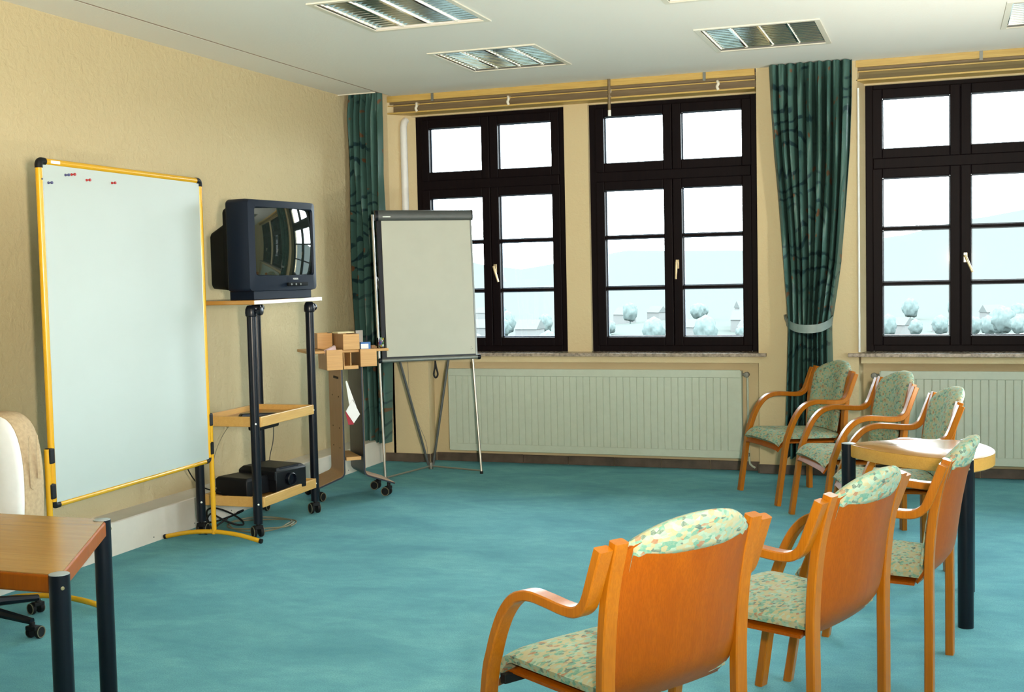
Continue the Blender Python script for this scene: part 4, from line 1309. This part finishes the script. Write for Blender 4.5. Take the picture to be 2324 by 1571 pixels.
# ------------------------------------------------------------------ three-legged table, right
def table_leg(parent, x, y, zt, r, screw_ang):
    g = MB().tube([(x, y, 0.0), (x, y, zt - .001)], r, 20).build('leg', 'black', parent, ang=40)
    MB().lathe([(r * .98, 0), (r * .98, 0.002), (r * .9, 0.003)], 20, (x, y, zt - .0015)).build('leg_cap', 'cap', g)
    MB().lathe([(0.0055, 0.0), (0.0055, 0.003), (0.003, 0.004)], 10).xf(Matrix.Translation((x, y, zt - .036)) @ Matrix.Rotation(screw_ang, 4, 'Z') @ Matrix.Translation((r - .001, 0, 0)) @ Matrix.Rotation(PI / 2, 4, 'Y')).build('screw', 'brassy', g)
    return g
def round_table():
    V = [Vector((4.225, -3.375)), Vector((4.742, -3.790)), Vector((4.760, -3.165))]
    c = sum(V, Vector((0, 0))) / 3
    r = thing('side_table', 'three-legged beech table with bowed edges beside the near chair row', 'table', (c.x, c.y, 0))
    V = [v - c for v in V]
    V = [v * 1.0 for v in V]
    outl = []
    for i in range(3):
        a, b = V[i], V[(i + 1) % 3]
        m = (a + b) / 2
        nrm = m.normalized()
        bul = (0.070, 0.118, 0.080)[i]
        for k in range(14):
            t_ = k / 14
            outl.append(a.lerp(b, t_) + nrm * bul * 4 * t_ * (1 - t_))
    rings = [[(p.x * s_, p.y * s_, z) for p in outl] for s_, z in ((0.985, 0.660), (1.0, 0.665), (1.0, 0.7165))]
    MB().loft(rings).build('table_rim', 'tablerim', r, ang=40)
    MB().loft([[(p.x, p.y, 0.7165) for p in outl], [(p.x, p.y, 0.7185) for p in outl], [(p.x * .992, p.y * .992, 0.720) for p in outl]]).build('tabletop', 'tabletop', r, ang=40)
    for v, sa in zip(V, (200, -70, 60)):
        p = v * 0.985
        table_leg(r, p.x, p.y, 0.7215, 0.0325, math.radians(sa))
    return r
round_table()

# ------------------------------------------------------------------ trapezoid table, left
def trapezoid_table():
    r = thing('trapezoid_table', 'trapezoid beech table with black corner legs at the lower left', 'table', (1.55, -6.1, 0))
    P = [(2.285 - 1.55, -6.463 + 6.1), (1.885 - 1.55, -5.742 + 6.1), (1.21 - 1.55, -5.742 + 6.1), (0.83 - 1.55, -6.463 + 6.1)]
    MB().prism(P, 0.664, 0.717).build('table_rim', 'ply', r, smooth=False, bevel=0.006, seg=3)
    c = Vector((0, 0))
    MB().prism([(x * .992, y * .985) for x, y in P], 0.7171, 0.720).build('tabletop', 'tabletop', r, smooth=False)
    for (x, y), sa in zip(P, (-35, 60, 120, 210)):
        n = Vector((x, y)).normalized() * 0.012
        table_leg(r, x - n.x, y - n.y + (0.004 if y < 0 else -.01), 0.7215, 0.0295, math.radians(sa))
    return r
trapezoid_table()

# ------------------------------------------------------------------ swivel chair, left
def swivel():
    r = thing('swivel_chair', 'beige and white swivel chair behind the trapezoid table', 'chair', (0.535, -5.03, 0), PI)
    # local +y: facing
    MB().lathe([(0.036, 0.085), (0.036, 0.16), (0.026, 0.165), (0.026, 0.40)], 16).build('column', 'blackmat', r)
    for k in range(5):
        a = 2 * PI * k / 5 + PI + 0.03
        e = Vector((math.cos(a), math.sin(a), 0)) * 0.36
        MB().tube([Vector((0, 0, 0.125)), e * 0.5 + Vector((0, 0, 0.105)), e + Vector((0, 0, 0.078))], [0.030, 0.022, 0.016], 8).build('base_arm', 'black', r)
        castor(r, e.x, e.y, a, 0.028, 0.075)
    def seat(u, v):
        a, b = 2 * u - 1, 2 * v - 1
        z = 0.47 - 0.03 * (abs(a) ** 4 + abs(b) ** 4)
        return (a * 0.23 * (1 - .12 * b * b), b * 0.22, z)
    MB().sheet(seat, 14, 14, 0.07).build('seat', 'beige', r, ang=70)
    def arch(hw_, zt, z0, n=22):
        out = []
        for k in range(n + 1):
            a = PI * k / n
            cx, sz = math.cos(a), math.sin(a)
            out.append((hw_ * (1 if cx > 0 else -1) * abs(cx) ** 0.72, z0 + (zt - z0) * abs(sz) ** 0.80))
        return out
    def ring(y, hw_, zt, z0):
        return [(x, y + 0.10 * (0.7 - z) , z) for x, z in arch(hw_, zt, z0)]
    MB().loft([ring(-0.330, 0.175, 0.925, 0.47), ring(-0.322, 0.198, 0.952, 0.455), ring(-0.300, 0.206, 0.962, 0.45), ring(-0.215, 0.206, 0.962, 0.45),
               ring(-0.195, 0.202, 0.955, 0.455)]).build('back_shell', 'beige', r, ang=50)
    MB().loft([ring(-0.1945, 0.199, 0.950, 0.46), ring(-0.180, 0.196, 0.946, 0.465), ring(-0.165, 0.180, 0.925, 0.48), ring(-0.158, 0.10, 0.83, 0.55)]).build('back_cushion', 'offwhite', r, ang=60)
    for k in range(2):      # pleats in the loose cover
        x = -0.2065
        MB().loft([[(x, -0.285 + .05 * k, 0.66 - .05 * k), (x - .006, -0.277 + .05 * k, 0.66), (x, -0.262 + .05 * k, 0.66 - .03 * k)],
                   [(x, -0.275 + .05 * k, 0.80), (x - .005, -0.270 + .05 * k, 0.80), (x, -0.262 + .05 * k, 0.80)],
                   [(x + .001, -0.275 + .05 * k, 0.86), (x - .001, -0.272 + .05 * k, 0.86), (x + .001, -0.268 + .05 * k, 0.86)]]).build('pleat', 'beige', r)
    return r
swivel()

# curtain draw rod hanging before the second window
dr = thing('draw_rod', 'short dark curtain draw rod with a pale tip hanging before the second window', 'rod', (2.215, -0.03, 0))
MB().tube([(0, 0, 2.80), (0, 0, HC - .001)], 0.012, 8).build('rod', 'pelmet_d', dr)
MB().tube([(0, 0, 2.755), (0, 0, 2.80)], 0.013, 8).build('tip', 'white', dr)
